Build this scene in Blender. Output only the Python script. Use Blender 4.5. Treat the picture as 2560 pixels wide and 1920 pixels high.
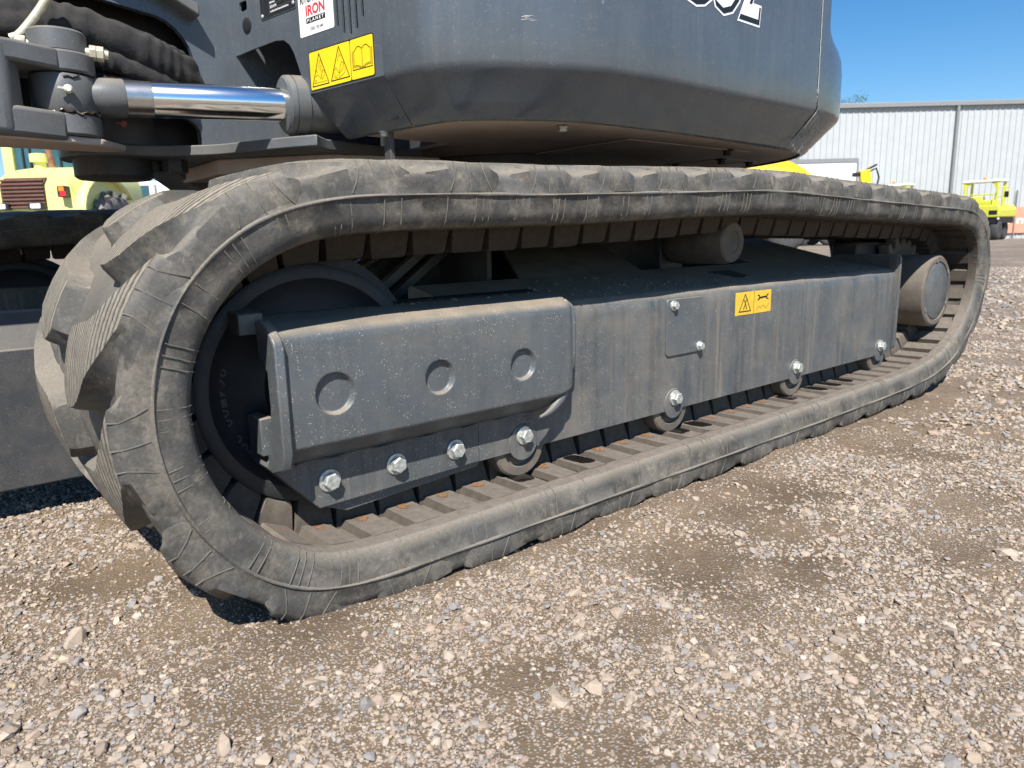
import bpy, bmesh, math, random
import numpy as np
from mathutils import Vector, Matrix

for o in list(bpy.data.objects):
    bpy.data.objects.remove(o)
scene = bpy.context.scene
COL = scene.collection
random.seed(11)
RNG = np.random.default_rng(11)

# ------------------------------------------------------------------ camera
cam_d = bpy.data.cameras.new('camera')
cam = bpy.data.objects.new('camera', cam_d)
COL.objects.link(cam)
scene.camera = cam
CAM = Vector((-0.511, -0.9684, 0.5706))
YAW, PITCH, ROLL = 0.6944, 0.197, -0.0246
fw = Vector((math.sin(YAW) * math.cos(PITCH), math.cos(YAW) * math.cos(PITCH), -math.sin(PITCH)))
rt = fw.cross(Vector((0, 0, 1))).normalized()
up = rt.cross(fw)
rt2 = rt * math.cos(ROLL) + up * math.sin(ROLL)
up2 = -rt * math.sin(ROLL) + up * math.cos(ROLL)
M = Matrix((rt2, up2, -fw)).transposed().to_4x4()
M.translation = CAM
cam.matrix_world = M
cam_d.sensor_width = 36.0
cam_d.lens = 36.0 * 1800 / 2560
cam_d.clip_start = 0.02
cam_d.clip_end = 2000
cam_d.dof.use_dof = True
cam_d.dof.focus_distance = 1.45
cam_d.dof.aperture_fstop = 9.0

# ------------------------------------------------------------------ sky and sun
SUN = Vector((-0.43, -0.475, 0.77)).normalized()
world = bpy.data.worlds.new('World')
scene.world = world
world.use_nodes = True
wn = world.node_tree
for n in list(wn.nodes):
    wn.nodes.remove(n)
sky = wn.nodes.new('ShaderNodeTexSky')
sky.sky_type = 'NISHITA'
sky.sun_disc = False
sky.sun_elevation = math.asin(SUN.z)
sky.sun_rotation = math.atan2(SUN.x, SUN.y)
sky.air_density = 1.0
sky.dust_density = 0.15
sky.ozone_density = 4.0
bg = wn.nodes.new('ShaderNodeBackground')
bg.inputs['Strength'].default_value = 0.085
wo = wn.nodes.new('ShaderNodeOutputWorld')
hs = wn.nodes.new('ShaderNodeHueSaturation')
hs.inputs['Saturation'].default_value = 1.3
wn.links.new(sky.outputs[0], hs.inputs['Color'])
wn.links.new(hs.outputs[0], bg.inputs[0])
wn.links.new(bg.outputs[0], wo.inputs[0])
sd = bpy.data.lights.new('sun', 'SUN')
sd.energy = 5.0
sd.angle = math.radians(0.53)
sd.color = (1.0, 0.955, 0.89)
so = bpy.data.objects.new('sun', sd)
COL.objects.link(so)
so.rotation_euler = (-SUN).to_track_quat('-Z', 'Y').to_euler()
so.location = SUN * 30
scene.view_settings.view_transform = 'Standard'
scene.view_settings.look = 'None'
scene.view_settings.exposure = 0.72
scene.view_settings.gamma = 1.0
scene.view_settings.use_curve_mapping = False
scene.cycles.max_bounces = 8
scene.cycles.use_denoising = True
scene.cycles.adaptive_threshold = 0.015

# ------------------------------------------------------------------ materials
def newmat(name):
    m = bpy.data.materials.new(name)
    m.use_nodes = True
    nt = m.node_tree
    b = nt.nodes.get('Principled BSDF')
    return m, nt, b

class N:
    """small node-graph helper"""
    def __init__(self, nt):
        self.nt = nt
        self._tc = None
    def new(self, t, **kw):
        n = self.nt.nodes.new(t)
        for k, v in kw.items():
            setattr(n, k, v)
        return n
    def link(self, a, b):
        self.nt.links.new(a, b)
    def coord(self, which='Object', scale=(1, 1, 1), loc=(0, 0, 0), rot=(0, 0, 0)):
        if self._tc is None:
            self._tc = self.new('ShaderNodeTexCoord')
        mp = self.new('ShaderNodeMapping')
        mp.inputs['Scale'].default_value = scale
        mp.inputs['Location'].default_value = loc
        mp.inputs['Rotation'].default_value = rot
        self.link(self._tc.outputs[which], mp.inputs[0])
        return mp.outputs[0]
    def worldpos(self, scale=(1, 1, 1), loc=(0, 0, 0)):
        g = self.new('ShaderNodeNewGeometry')
        mp = self.new('ShaderNodeMapping')
        mp.inputs['Scale'].default_value = scale
        mp.inputs['Location'].default_value = loc
        self.link(g.outputs['Position'], mp.inputs[0])
        return mp.outputs[0]
    def noise(self, vec, scale=5, detail=4, rough=0.6, dist=0.0, out='Fac'):
        n = self.new('ShaderNodeTexNoise')
        n.inputs['Scale'].default_value = scale
        n.inputs['Detail'].default_value = detail
        n.inputs['Roughness'].default_value = rough
        n.inputs['Distortion'].default_value = dist
        self.link(vec, n.inputs['Vector'])
        return n.outputs[out]
    def ramp(self, fac, stops, interp='LINEAR'):
        r = self.new('ShaderNodeValToRGB')
        r.color_ramp.interpolation = interp
        el = r.color_ramp.elements
        while len(el) < len(stops):
            el.new(0.5)
        for e, (p, c) in zip(el, stops):
            e.position = p
            e.color = (c, c, c, 1) if isinstance(c, (int, float)) else (c[0], c[1], c[2], 1)
        self.link(fac, r.inputs[0])
        return r.outputs[0]
    def mix(self, fac, a, b, mode='MIX'):
        m = self.new('ShaderNodeMix', data_type='RGBA', blend_type=mode)
        for sock, v in ((m.inputs['Factor'], fac), (m.inputs[6], a), (m.inputs[7], b)):
            if isinstance(v, (int, float)):
                sock.default_value = v
            elif isinstance(v, (tuple, list)):
                sock.default_value = (v[0], v[1], v[2], 1)
            else:
                self.link(v, sock)
        return m.outputs[2]
    def math(self, op, a, b=0.0, clamp=False):
        m = self.new('ShaderNodeMath', operation=op, use_clamp=clamp)
        for sock, v in ((m.inputs[0], a), (m.inputs[1], b)):
            if isinstance(v, (int, float)):
                sock.default_value = v
            else:
                self.link(v, sock)
        return m.outputs[0]
    def bump(self, h, strength=0.3, dist=0.01):
        b = self.new('ShaderNodeBump')
        b.inputs['Strength'].default_value = strength
        b.inputs['Distance'].default_value = dist
        self.link(h, b.inputs['Height'])
        return b.outputs[0]
    def upness(self):
        g = self.new('ShaderNodeNewGeometry')
        s = self.new('ShaderNodeSeparateXYZ')
        self.link(g.outputs['Normal'], s.inputs[0])
        return s.outputs['Z']

DUST = (0.30, 0.245, 0.18)

def paint(name, base, rough=0.42, dust=0.35, specks=0.5, streak=0.0, updust=0.6, coat=0.0, dustcol=DUST, spec=0.5):
    """painted steel with film dust, water-run streaks, pale specks and settled dirt on upward faces"""
    m, nt, b = newmat(name)
    g = N(nt)
    w = g.worldpos()
    col = g.mix(g.ramp(g.noise(w, 9, 5), [(0.3, 0.0), (0.75, 1.0)]), base, tuple(c * 1.25 for c in base))
    f = g.math('MULTIPLY', g.ramp(g.noise(w, 6, 8, 0.7), [(0.42, 0.0), (0.72, 1.0)]), dust)
    if streak:
        ws = g.worldpos(scale=(1, 1, 0.05))
        s = g.ramp(g.noise(ws, 75, 3, 0.7), [(0.47, 0.0), (0.66, 1.0)])
        s2 = g.ramp(g.noise(g.worldpos(scale=(1, 1, 0.16), loc=(3, 1, 2)), 9, 4, 0.6), [(0.4, 0.0), (0.68, 1.0)])
        run = g.ramp(g.noise(g.worldpos(scale=(1, 1, 0.035), loc=(9, 4, 7)), 48, 4, 0.7), [(0.5, 0.0), (0.66, 1.0)])
        col = g.mix(g.math('MULTIPLY', run, min(0.6, streak * 1.2)), col, tuple(c * 0.42 for c in base))
        sm = g.math('MULTIPLY', g.math('MULTIPLY', s, s2), streak)
        sm2 = g.math('MULTIPLY', s2, streak * 0.35)
        f = g.math('MAXIMUM', f, g.math('ADD', sm, sm2))
    if updust:
        u = g.ramp(g.upness(), [(0.35, 0.0), (0.9, 1.0)])
        un = g.ramp(g.noise(w, 14, 6, 0.7), [(0.25, 0.45), (0.6, 1.0)])
        f = g.math('MAXIMUM', f, g.math('MULTIPLY', g.math('MULTIPLY', u, un), updust))
    grain = g.math('MULTIPLY', g.ramp(g.noise(g.worldpos(loc=(3, 9, 2)), 340, 3, 0.8), [(0.5, 0.0), (0.7, 1.0)]), g.ramp(g.noise(g.worldpos(loc=(8, 1, 5)), 12, 4, 0.6), [(0.35, 0.0), (0.65, 1.0)]))
    f = g.math('MAXIMUM', f, g.math('MULTIPLY', grain, min(0.55, dust * 2.2)))
    col = g.mix(f, col, dustcol)
    if specks:
        v = g.new('ShaderNodeTexVoronoi', feature='F1')
        v.inputs['Scale'].default_value = 240
        g.link(w, v.inputs['Vector'])
        sp = g.ramp(v.outputs['Distance'], [(0.0, 1.0), (0.10, 1.0), (0.24, 0.0)])
        gate = g.ramp(g.noise(g.worldpos(loc=(7, 3, 1)), 60, 2), [(0.50, 0.0), (0.60, 1.0)])
        sp = g.math('MULTIPLY', g.math('MULTIPLY', sp, gate), specks)
        col = g.mix(sp, col, (0.5, 0.46, 0.4))
    g.link(col, b.inputs['Base Color'])
    r = g.ramp(g.noise(w, 30, 4), [(0.3, rough - 0.06), (0.7, rough + 0.1)])
    rr = g.math('ADD', r, g.math('MULTIPLY', f, 0.35), clamp=True)
    g.link(rr, b.inputs['Roughness'])
    b.inputs['Coat Weight'].default_value = coat
    b.inputs['Coat Roughness'].default_value = 0.12
    b.inputs['Specular IOR Level'].default_value = spec
    g.link(g.bump(g.noise(w, 260, 2), 0.05, 0.002), b.inputs['Normal'])
    return m

def plain(name, col, rough=0.5, metal=0.0, var=0.15, scale=20, bump=0.0, spec=0.5):
    m, nt, b = newmat(name)
    g = N(nt)
    w = g.coord('Object')
    n = g.ramp(g.noise(w, scale, 5), [(0.3, 0.0), (0.7, 1.0)])
    c = g.mix(n, tuple(x * (1 - var) for x in col), tuple(min(1, x * (1 + var)) for x in col))
    g.link(c, b.inputs['Base Color'])
    b.inputs['Roughness'].default_value = rough
    b.inputs['Metallic'].default_value = metal
    b.inputs['Specular IOR Level'].default_value = spec
    if bump:
        g.link(g.bump(g.noise(w, scale * 6, 3), bump, 0.004), b.inputs['Normal'])
    return m

GREY = (0.075, 0.084, 0.098)
M_BODY = paint('body_paint', (0.072, 0.086, 0.101), rough=0.24, dust=0.06, specks=0.45, streak=0.10, updust=0.3, coat=0.25)
M_FRAME = paint('frame_paint', (0.064, 0.076, 0.085), rough=0.38, dust=0.42, specks=0.9, streak=0.42, updust=0.9)
M_COVER = paint('cover_paint', (0.068, 0.081, 0.091), rough=0.33, dust=0.26, specks=1.0, streak=0.14, updust=0.85)
M_DARK = paint('chassis_paint', (0.03, 0.036, 0.044), rough=0.5, dust=0.25, specks=0.3, streak=0.1, updust=0.8)
M_CAST = paint('cast_paint', (0.088, 0.096, 0.103), rough=0.42, dust=0.22, specks=0.35, updust=0.55)
M_BELLY = paint('belly_dusty', (0.36, 0.295, 0.255), rough=0.75, dust=0.7, specks=0.1, updust=0.0, dustcol=(0.56, 0.465, 0.40))
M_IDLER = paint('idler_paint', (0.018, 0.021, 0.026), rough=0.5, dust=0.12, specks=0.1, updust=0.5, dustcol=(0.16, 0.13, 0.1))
M_WEAR = paint('worn_steel', (0.085, 0.074, 0.062), rough=0.6, dust=0.6, specks=0.2, updust=0.5)
M_ZINC = plain('zinc_bolt', (0.50, 0.52, 0.49), rough=0.42, metal=0.5, var=0.38, scale=110)
M_ZINCY = plain('yellow_zinc', (0.62, 0.58, 0.44), rough=0.4, metal=0.4, var=0.25, scale=60)
M_CHROME = plain('chrome', (0.88, 0.88, 0.88), rough=0.15, metal=1.0, var=0.03)
M_BRUSHED = plain('brushed_steel', (0.55, 0.54, 0.52), rough=0.32, metal=1.0, var=0.12, scale=80)
M_BLACK = plain('black_plastic', (0.012, 0.013, 0.015), rough=0.5, var=0.2)
M_BLACKINK = plain('black_ink', (0.012, 0.012, 0.012), rough=0.45, var=0.05)
M_WHITEINK = plain('white_vinyl', (0.80, 0.80, 0.79), rough=0.4, var=0.03)
M_REDINK = plain('red_ink', (0.62, 0.035, 0.05), rough=0.4, var=0.05)
M_YELLOW = plain('yellow_vinyl', (0.85, 0.62, 0.02), rough=0.35, var=0.04)
M_YELLOWD = plain('yellow_vinyl_dusty', (0.72, 0.46, 0.04), rough=0.5, var=0.12, scale=60)
M_GREASE = plain('grease', (0.035, 0.025, 0.018), rough=0.25, var=0.4, scale=60)
M_WET = plain('wet_oil', (0.012, 0.010, 0.009), rough=0.06, var=0.2, spec=0.6)
M_RUST = plain('rusty_patch', (0.22, 0.115, 0.055), rough=0.85, var=0.5, scale=140, bump=0.4)
M_WEB = plain('cobweb', (0.62, 0.6, 0.56), rough=0.9, var=0.1)

def rubber_mat(name, top=False):
    m, nt, b = newmat(name)
    g = N(nt)
    w = g.worldpos()
    base = g.mix(g.ramp(g.noise(w, 7, 5), [(0.3, 0.0), (0.7, 1.0)]), (0.052, 0.050, 0.046), (0.092, 0.088, 0.080))
    # bluish bloom
    base = g.mix(g.math('MULTIPLY', g.ramp(g.noise(g.worldpos(loc=(5, 2, 9)), 11, 4), [(0.45, 0.0), (0.7, 1.0)]), 0.55), base, (0.115, 0.116, 0.114))
    d1 = g.ramp(g.noise(g.worldpos(loc=(1, 8, 3)), 9, 10, 0.78), [(0.46, 0.0), (0.60, 1.0)])
    d2 = g.ramp(g.noise(g.worldpos(loc=(4, 4, 4)), 34, 6, 0.75), [(0.5, 0.0), (0.66, 1.0)])
    u = g.ramp(g.upness(), [(0.2, 0.0), (0.95, 1.0)])
    f = g.math('MULTIPLY', g.math('ADD', g.math('MULTIPLY', d1, 0.42), g.math('MULTIPLY', g.math('MULTIPLY', d1, d2), 0.5)), 0.85)
    f = g.math('MAXIMUM', f, g.math('MULTIPLY', u, 0.62))
    col = g.mix(f, base, (0.29, 0.25, 0.195) if not top else (0.32, 0.275, 0.21))
    if top:
        col = g.mix(0.5, col, (0.34, 0.295, 0.225))
    fine = g.ramp(g.noise(g.worldpos(loc=(2, 7, 1)), 190, 5, 0.8), [(0.34, 0.80), (0.66, 1.16)])
    col = g.mix(1.0, col, fine, 'MULTIPLY')
    scr = g.math('MULTIPLY', g.ramp(g.noise(g.worldpos(scale=(1, 1, 0.25), loc=(4, 2, 8)), 120, 4, 0.75, 1.5), [(0.66, 0.0), (0.74, 1.0)]), 0.5)
    col = g.mix(scr, col, (0.33, 0.295, 0.24))
    g.link(col, b.inputs['Base Color'])
    b.inputs['Roughness'].default_value = 0.72
    b.inputs['Specular IOR Level'].default_value = 0.35
    h = g.noise(w, 130, 5, 0.7)
    h2 = g.noise(w, 16, 4, 0.6)
    hh = g.math('ADD', g.math('MULTIPLY', h, 0.5), g.math('MULTIPLY', h2, 0.8))
    if top:
        uv = g.new('ShaderNodeUVMap')
        mp = g.new('ShaderNodeMapping')
        mp.inputs['Scale'].default_value = (3.0, 1.0, 1)
        mp.inputs['Rotation'].default_value = (0, 0, 0)
        g.link(uv.outputs[0], mp.inputs[0])
        wv = g.new('ShaderNodeTexWave', wave_type='BANDS', bands_direction='Y', wave_profile='SIN')
        wv.inputs['Scale'].default_value = 27.0
        wv.inputs['Distortion'].default_value = 1.2
        wv.inputs['Detail'].default_value = 3
        wv.inputs['Detail Scale'].default_value = 2
        g.link(mp.outputs[0], wv.inputs['Vector'])
        grooves = g.ramp(wv.outputs['Fac'], [(0.08, 0.0), (0.42, 1.0)])
        gate = g.ramp(g.noise(w, 7, 3), [(0.35, 0.2), (0.6, 1.0)])
        hh = g.math('ADD', g.math('MULTIPLY', hh, 0.35), g.math('MULTIPLY', g.math('MULTIPLY', grooves, gate), 1.1))
        g.link(g.bump(hh, 0.9, 0.008), b.inputs['Normal'])
        dk = g.mix(g.math('MULTIPLY', g.math('SUBTRACT', 1.0, grooves), 0.75), col, (0.07, 0.064, 0.055))
        g.link(dk, b.inputs['Base Color'])
    else:
        g.link(g.bump(hh, 0.35, 0.004), b.inputs['Normal'])
    return m

M_RUBBER = rubber_mat('rubber_dusty')
M_LUGTOP = rubber_mat('rubber_worn_top', True)
def inner_mat():
    m, nt, b = newmat('rubber_inner_dirt')
    g = N(nt)
    w = g.worldpos()
    n = g.ramp(g.noise(w, 60, 6, 0.7), [(0.3, 0.0), (0.7, 1.0)])
    dark = g.mix(n, (0.036, 0.029, 0.023), (0.062, 0.05, 0.039))
    dust = g.mix(n, (0.115, 0.096, 0.077), (0.185, 0.158, 0.128))
    f = g.ramp(g.upness(), [(0.15, 0.0), (0.75, 1.0)])  # dust on upward faces; the rest darkened for the shaded upper run
    g.link(g.mix(f, dark, dust), b.inputs['Base Color'])
    b.inputs['Roughness'].default_value = 0.85
    g.link(g.bump(g.noise(w, 260, 4, 0.7), 0.35, 0.003), b.inputs['Normal'])
    return m
M_INNER = inner_mat()
M_MOULD = plain('mould_line_dust', (0.15, 0.138, 0.115), rough=0.8, var=0.25, scale=30)

# ------------------------------------------------------------------ mesh helpers
class MB:
    def __init__(self):
        self.v = []
        self.f = []
        self.mi = []
    def add(self, verts, faces, mi=0):
        o = len(self.v)
        self.v += [tuple(p) for p in verts]
        self.f += [tuple(i + o for i in f) for f in faces]
        self.mi += [mi] * len(faces)
        return self
    def box(self, x0, x1, y0, y1, z0, z1, mi=0):
        v = [(x, y, z) for z in (z0, z1) for y in (y0, y1) for x in (x0, x1)]
        f = [(0, 2, 3, 1), (4, 5, 7, 6), (0, 1, 5, 4), (2, 6, 7, 3), (0, 4, 6, 2), (1, 3, 7, 5)]
        return self.add(v, f, mi)
    def beam(self, a, b, w, h, upv=(0, 0, 1), mi=0):
        a, b = Vector(a), Vector(b)
        d = (b - a).normalized()
        s = d.cross(Vector(upv)).normalized() * (w / 2)
        t = s.cross(d).normalized() * (h / 2)
        v = [p + i * s + j * t for p in (a, b) for (i, j) in ((-1, -1), (1, -1), (1, 1), (-1, 1))]
        return self.add(v, [(3, 2, 1, 0), (4, 5, 6, 7), (0, 1, 5, 4), (1, 2, 6, 5), (2, 3, 7, 6), (3, 0, 4, 7)], mi)
    def cyl(self, a, b, r, r2=None, n=24, caps=True, mi=0):
        a, b = Vector(a), Vector(b)
        r2 = r if r2 is None else r2
        d = (b - a).normalized()
        e = d.orthogonal().normalized()
        g = d.cross(e)
        v = []
        for p, q in ((a, r), (b, r2)):
            for i in range(n):
                t = 2 * math.pi * i / n
                v.append(p + q * (math.cos(t) * e + math.sin(t) * g))
        f = [(i, (i + 1) % n, n + (i + 1) % n, n + i) for i in range(n)]
        if caps:
            f += [tuple(range(n - 1, -1, -1)), tuple(range(n, 2 * n))]
        return self.add(v, f, mi)
    def lathe(self, o, axis, prof, n=48, mi=0, close=False):
        """prof: list of (distance along axis, radius)"""
        o = Vector(o)
        d = Vector(axis).normalized()
        e = d.orthogonal().normalized()
        g = d.cross(e)
        v = []
        for (t, r) in prof:
            for i in range(n):
                a = 2 * math.pi * i / n
                v.append(o + d * t + r * (math.cos(a) * e + math.sin(a) * g))
        f = []
        for k in range(len(prof) - 1):
            for i in range(n):
                j = (i + 1) % n
                f.append((k * n + i, k * n + j, (k + 1) * n + j, (k + 1) * n + i))
        f += [tuple(range(n - 1, -1, -1)), tuple(range((len(prof) - 1) * n, len(prof) * n))]
        return self.add(v, f, mi)
    def tube(self, pts, r, n=8, mi=0, closed=False):
        pts = [Vector(p) for p in pts]
        rs = r if isinstance(r, (list, tuple)) else [r] * len(pts)
        v, f = [], []
        e = None
        m = len(pts)
        for i, p in enumerate(pts):
            a = pts[max(i - 1, 0)]
            b = pts[min(i + 1, m - 1)]
            d = (b - a).normalized()
            if e is None:
                e = d.orthogonal().normalized()
            e = (e - d * e.dot(d)).normalized()
            g = d.cross(e)
            for k in range(n):
                t = 2 * math.pi * k / n
                v.append(p + rs[i] * (math.cos(t) * e + math.sin(t) * g))
        for i in range(m - 1):
            for k in range(n):
                j = (k + 1) % n
                f.append((i * n + k, i * n + j, (i + 1) * n + j, (i + 1) * n + k))
        f += [tuple(range(n - 1, -1, -1)), tuple(range((m - 1) * n, m * n))]
        return self.add(v, f, mi)
    def prism(self, poly, frame, d0, d1, mi=0):
        """poly in (u,v); frame = (origin, U, V, W) ; extrude along W from d0 to d1"""
        o, U, V, W = [Vector(q) for q in frame]
        n = len(poly)
        v = [o + U * a + V * b + W * d for d in (d0, d1) for (a, b) in poly]
        f = [tuple(range(n - 1, -1, -1)), tuple(range(n, 2 * n))]
        f += [(i, (i + 1) % n, n + (i + 1) % n, n + i) for i in range(n)]
        return self.add(v, f, mi)
    def grid(self, rows, mi=0, closed_u=False, closed_v=False):
        nr, nc = len(rows), len(rows[0])
        v = [p for r in rows for p in r]
        f = []
        for i in range(nr if closed_v else nr - 1):
            for j in range(nc if closed_u else nc - 1):
                a, b = i * nc + j, i * nc + (j + 1) % nc
                i2 = (i + 1) % nr
                f.append((a, b, i2 * nc + (j + 1) % nc, i2 * nc + j))
        return self.add(v, f, mi)
    def holed(self, outer, holes, frame, d0, d1, mi=0):
        """flat plate with holes, extruded"""
        bm = bmesh.new()
        es = []
        for loop in [outer] + holes:
            vs = [bm.verts.new((a, b, 0)) for a, b in loop]
            for i in range(len(vs)):
                es.append(bm.edges.new((vs[i], vs[(i + 1) % len(vs)])))
        bmesh.ops.triangle_fill(bm, edges=es, use_beauty=True, use_dissolve=False, normal=(0, 0, 1))
        bm.verts.index_update()
        o, U, V, W = [Vector(q) for q in frame]
        pts = [(p.co.x, p.co.y) for p in bm.verts]
        tris = []
        for fc in bm.faces:
            idx = [p.index for p in fc.verts]
            if fc.normal.z < 0:
                idx.reverse()
            tris.append(idx)
        bm.free()
        n = len(pts)
        v = [o + U * a + V * b + W * d for d in (d0, d1) for (a, b) in pts]
        f = [tuple(reversed(t)) for t in tris] + [tuple(i + n for i in t) for t in tris]
        k = 0
        for loop in [outer] + holes:
            m = len(loop)
            for i in range(m):
                a, b = k + i, k + (i + 1) % m
                f.append((a, b, b + n, a + n))
            k += m
        return self.add(v, f, mi)
    def mesh(self, name, mats, smooth=None):
        me = bpy.data.meshes.new(name)
        me.from_pydata(self.v, [], self.f)
        for m in (mats if isinstance(mats, (list, tuple)) else [mats]):
            me.materials.append(m)
        me.polygons.foreach_set('material_index', self.mi)
        me.update()
        bm = bmesh.new()
        bm.from_mesh(me)
        bmesh.ops.recalc_face_normals(bm, faces=bm.faces)
        bm.to_mesh(me)
        bm.free()
        if smooth is not None:
            me.polygons.foreach_set('use_smooth', [True] * len(me.polygons))
            me.set_sharp_from_angle(angle=math.radians(smooth))
        return me
    def build(self, name, mats, parent=None, smooth=None, bevel=0, seg=2, **props):
        o = bpy.data.objects.new(name, self.mesh(name, mats, smooth if not bevel else 35))
        return finish(o, parent, bevel, seg, **props)

def finish(o, parent=None, bevel=0, seg=2, **props):
    COL.objects.link(o)
    if parent is not None:
        o.parent = parent
        o.matrix_parent_inverse = Matrix.Identity(4)
    if bevel:
        b = o.modifiers.new('bevel', 'BEVEL')
        b.width = bevel
        b.segments = seg
        b.limit_method = 'ANGLE'
        b.angle_limit = math.radians(35)
        b.harden_normals = False
    for k, v in props.items():
        o[k] = v
    return o

def thing(name, label, cat, loc=(0, 0, 0), group=None, rotz=0.0):
    o = bpy.data.objects.new(name, None)
    COL.objects.link(o)
    o.empty_display_size = 0.1
    o.location = loc
    o.rotation_euler = (0, 0, rotz)
    o['label'] = label
    o['category'] = cat
    if group:
        o['group'] = group
    return o

def child_copy(src, parent, loc=None, rot=None, scale=None):
    c = src.copy()
    COL.objects.link(c)
    c.parent = parent
    if loc is not None:
        c.location = loc
    if rot is not None:
        c.rotation_euler = rot
    if scale is not None:
        c.scale = scale
    return c

def stadium(cx, cz0, cz1, r, n=6):
    p = []
    for i in range(n + 1):
        a = math.pi + math.pi * i / n
        p.append((cx + r * math.cos(a), cz0 + r * math.sin(a)))
    for i in range(n + 1):
        a = math.pi * i / n
        p.append((cx + r * math.cos(a), cz1 + r * math.sin(a)))
    return p

def circle(cx, cy, r, n=16):
    return [(cx + r * math.cos(2 * math.pi * i / n), cy + r * math.sin(2 * math.pi * i / n)) for i in range(n)]

def roundrect(x0, x1, y0, y1, r, n=4):
    p = []
    for cx, cy, a0 in ((x1 - r, y0 + r, -90), (x1 - r, y1 - r, 0), (x0 + r, y1 - r, 90), (x0 + r, y0 + r, 180)):
        for i in range(n + 1):
            a = math.radians(a0 + 90 * i / n)
            p.append((cx + r * math.cos(a), cy + r * math.sin(a)))
    return p

def polyline_strip(pts, w, closed=False):
    """2D thick polyline -> list of quads in (u,v)"""
    quads = []
    m = len(pts)
    for i in range(m if closed else m - 1):
        a = Vector(pts[i]); b = Vector(pts[(i + 1) % m])
        d = (b - a)
        if d.length < 1e-9:
            continue
        d.normalize()
        n = Vector((-d.y, d.x)) * (w / 2)
        a2, b2 = a - d * w * 0.35, b + d * w * 0.35
        quads.append([tuple(a2 + n), tuple(a2 - n), tuple(b2 - n), tuple(b2 + n)])
    return quads

def text_geo(body, size, bold=0.0, shear=0.0, spacing=1.0):
    cu = bpy.data.curves.new('lettering', 'FONT')
    cu.body = body
    cu.size = size
    cu.offset = bold
    cu.shear = shear
    cu.space_character = spacing
    cu.resolution_u = 3
    ob = bpy.data.objects.new('lettering_tmp', cu)
    COL.objects.link(ob)
    dg = bpy.context.evaluated_depsgraph_get()
    me = ob.evaluated_get(dg).to_mesh()
    vs = [(v.co.x, v.co.y) for v in me.vertices]
    fs = [tuple(p.vertices) for p in me.polygons]
    ob.evaluated_get(dg).to_mesh_clear()
    bpy.data.objects.remove(ob)
    bpy.data.curves.remove(cu)
    return vs, fs

def place_text(mb, body, frame, x0, x1, y0, y1, depth, bold=0.0, mi=0, shear=0.0):
    """fit text in rectangle x0..x1,y0..y1 of frame"""
    vs, fs = text_geo(body, 1.0, bold, shear)
    if not vs:
        return
    ax = [p[0] for p in vs]; ay = [p[1] for p in vs]
    sx = (x1 - x0) / (max(ax) - min(ax)); sy = (y1 - y0) / (max(ay) - min(ay))
    o, U, V, W = [Vector(q) for q in frame]
    pts = [o + U * (x0 + (a - min(ax)) * sx) + V * (y0 + (b - min(ay)) * sy) + W * depth for a, b in vs]
    mb.add(pts, fs, mi)
# ------------------------------------------------------------------ ground
ZG = -0.004
def vnoise(x, y, scale, seed):
    r = np.random.default_rng(seed)
    T = r.random((256, 256))
    X, Y = x * scale, y * scale
    i, j = np.floor(X).astype(int), np.floor(Y).astype(int)
    fx, fy = X - i, Y - j
    fx = fx * fx * (3 - 2 * fx); fy = fy * fy * (3 - 2 * fy)
    a = T[i % 256, j % 256]; b = T[(i + 1) % 256, j % 256]
    c = T[i % 256, (j + 1) % 256]; d = T[(i + 1) % 256, (j + 1) % 256]
    return (a * (1 - fx) + b * fx) * (1 - fy) + (c * (1 - fx) + d * fx) * fy - 0.5

def height(x, y):
    h = 0.016 * vnoise(x, y, 3.1, 1) + 0.010 * vnoise(x, y, 9.0, 2) + 0.005 * vnoise(x, y, 27.0, 3)
    # a shallow heel mark and the pressed bed beside the belt
    h += 0.014 * np.exp(-((y + 0.06) / 0.035) ** 2) * (x > -0.3) * (x < 2.6) * (0.6 + vnoise(x, y, 11, 5))
    h += 0.020 * np.exp(-(((x + 0.08) / 0.20) ** 2 + ((y - 0.12) / 0.26) ** 2))
    h += -0.012 * np.exp(-(((x - 0.50) / 0.10) ** 2 + ((y + 0.25) / 0.09) ** 2))
    far = np.clip((np.hypot(x, y) - 6) / 20, 0, 1)
    return ZG + h * (1 - far)

def axis_coords(a, b, step, lo, hi):
    c = list(np.arange(a, b + 1e-6, step))
    s, p = step, b
    while p < hi:
        s *= 1.22
        p += s
        c.append(min(p, hi))
    s, p = step, a
    while p > lo:
        s *= 1.22
        p -= s
        c.insert(0, max(p, lo))
    return np.array(c)

gx = axis_coords(-1.3, 3.2, 0.024, -350, 500)
gy = axis_coords(-1.35, 2.4, 0.024, -350, 500)
GX, GY = np.meshgrid(gx, gy)
GZ = height(GX, GY)
nx, ny = len(gx), len(gy)
gv = np.c_[GX.ravel(), GY.ravel(), GZ.ravel()]
ii = np.arange((ny - 1) * nx).reshape(ny - 1, nx)[:, :-1].ravel()
gf = np.c_[ii, ii + 1, ii + 1 + nx, ii + nx]
gme = bpy.data.meshes.new('ground')
gme.from_pydata(gv.tolist(), [], gf.tolist())
gme.polygons.foreach_set('use_smooth', [True] * len(gme.polygons))
ground = bpy.data.objects.new('ground', gme)
finish(ground, kind='structure', label='brown gravelly yard ground under the machines', category='ground')

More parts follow.
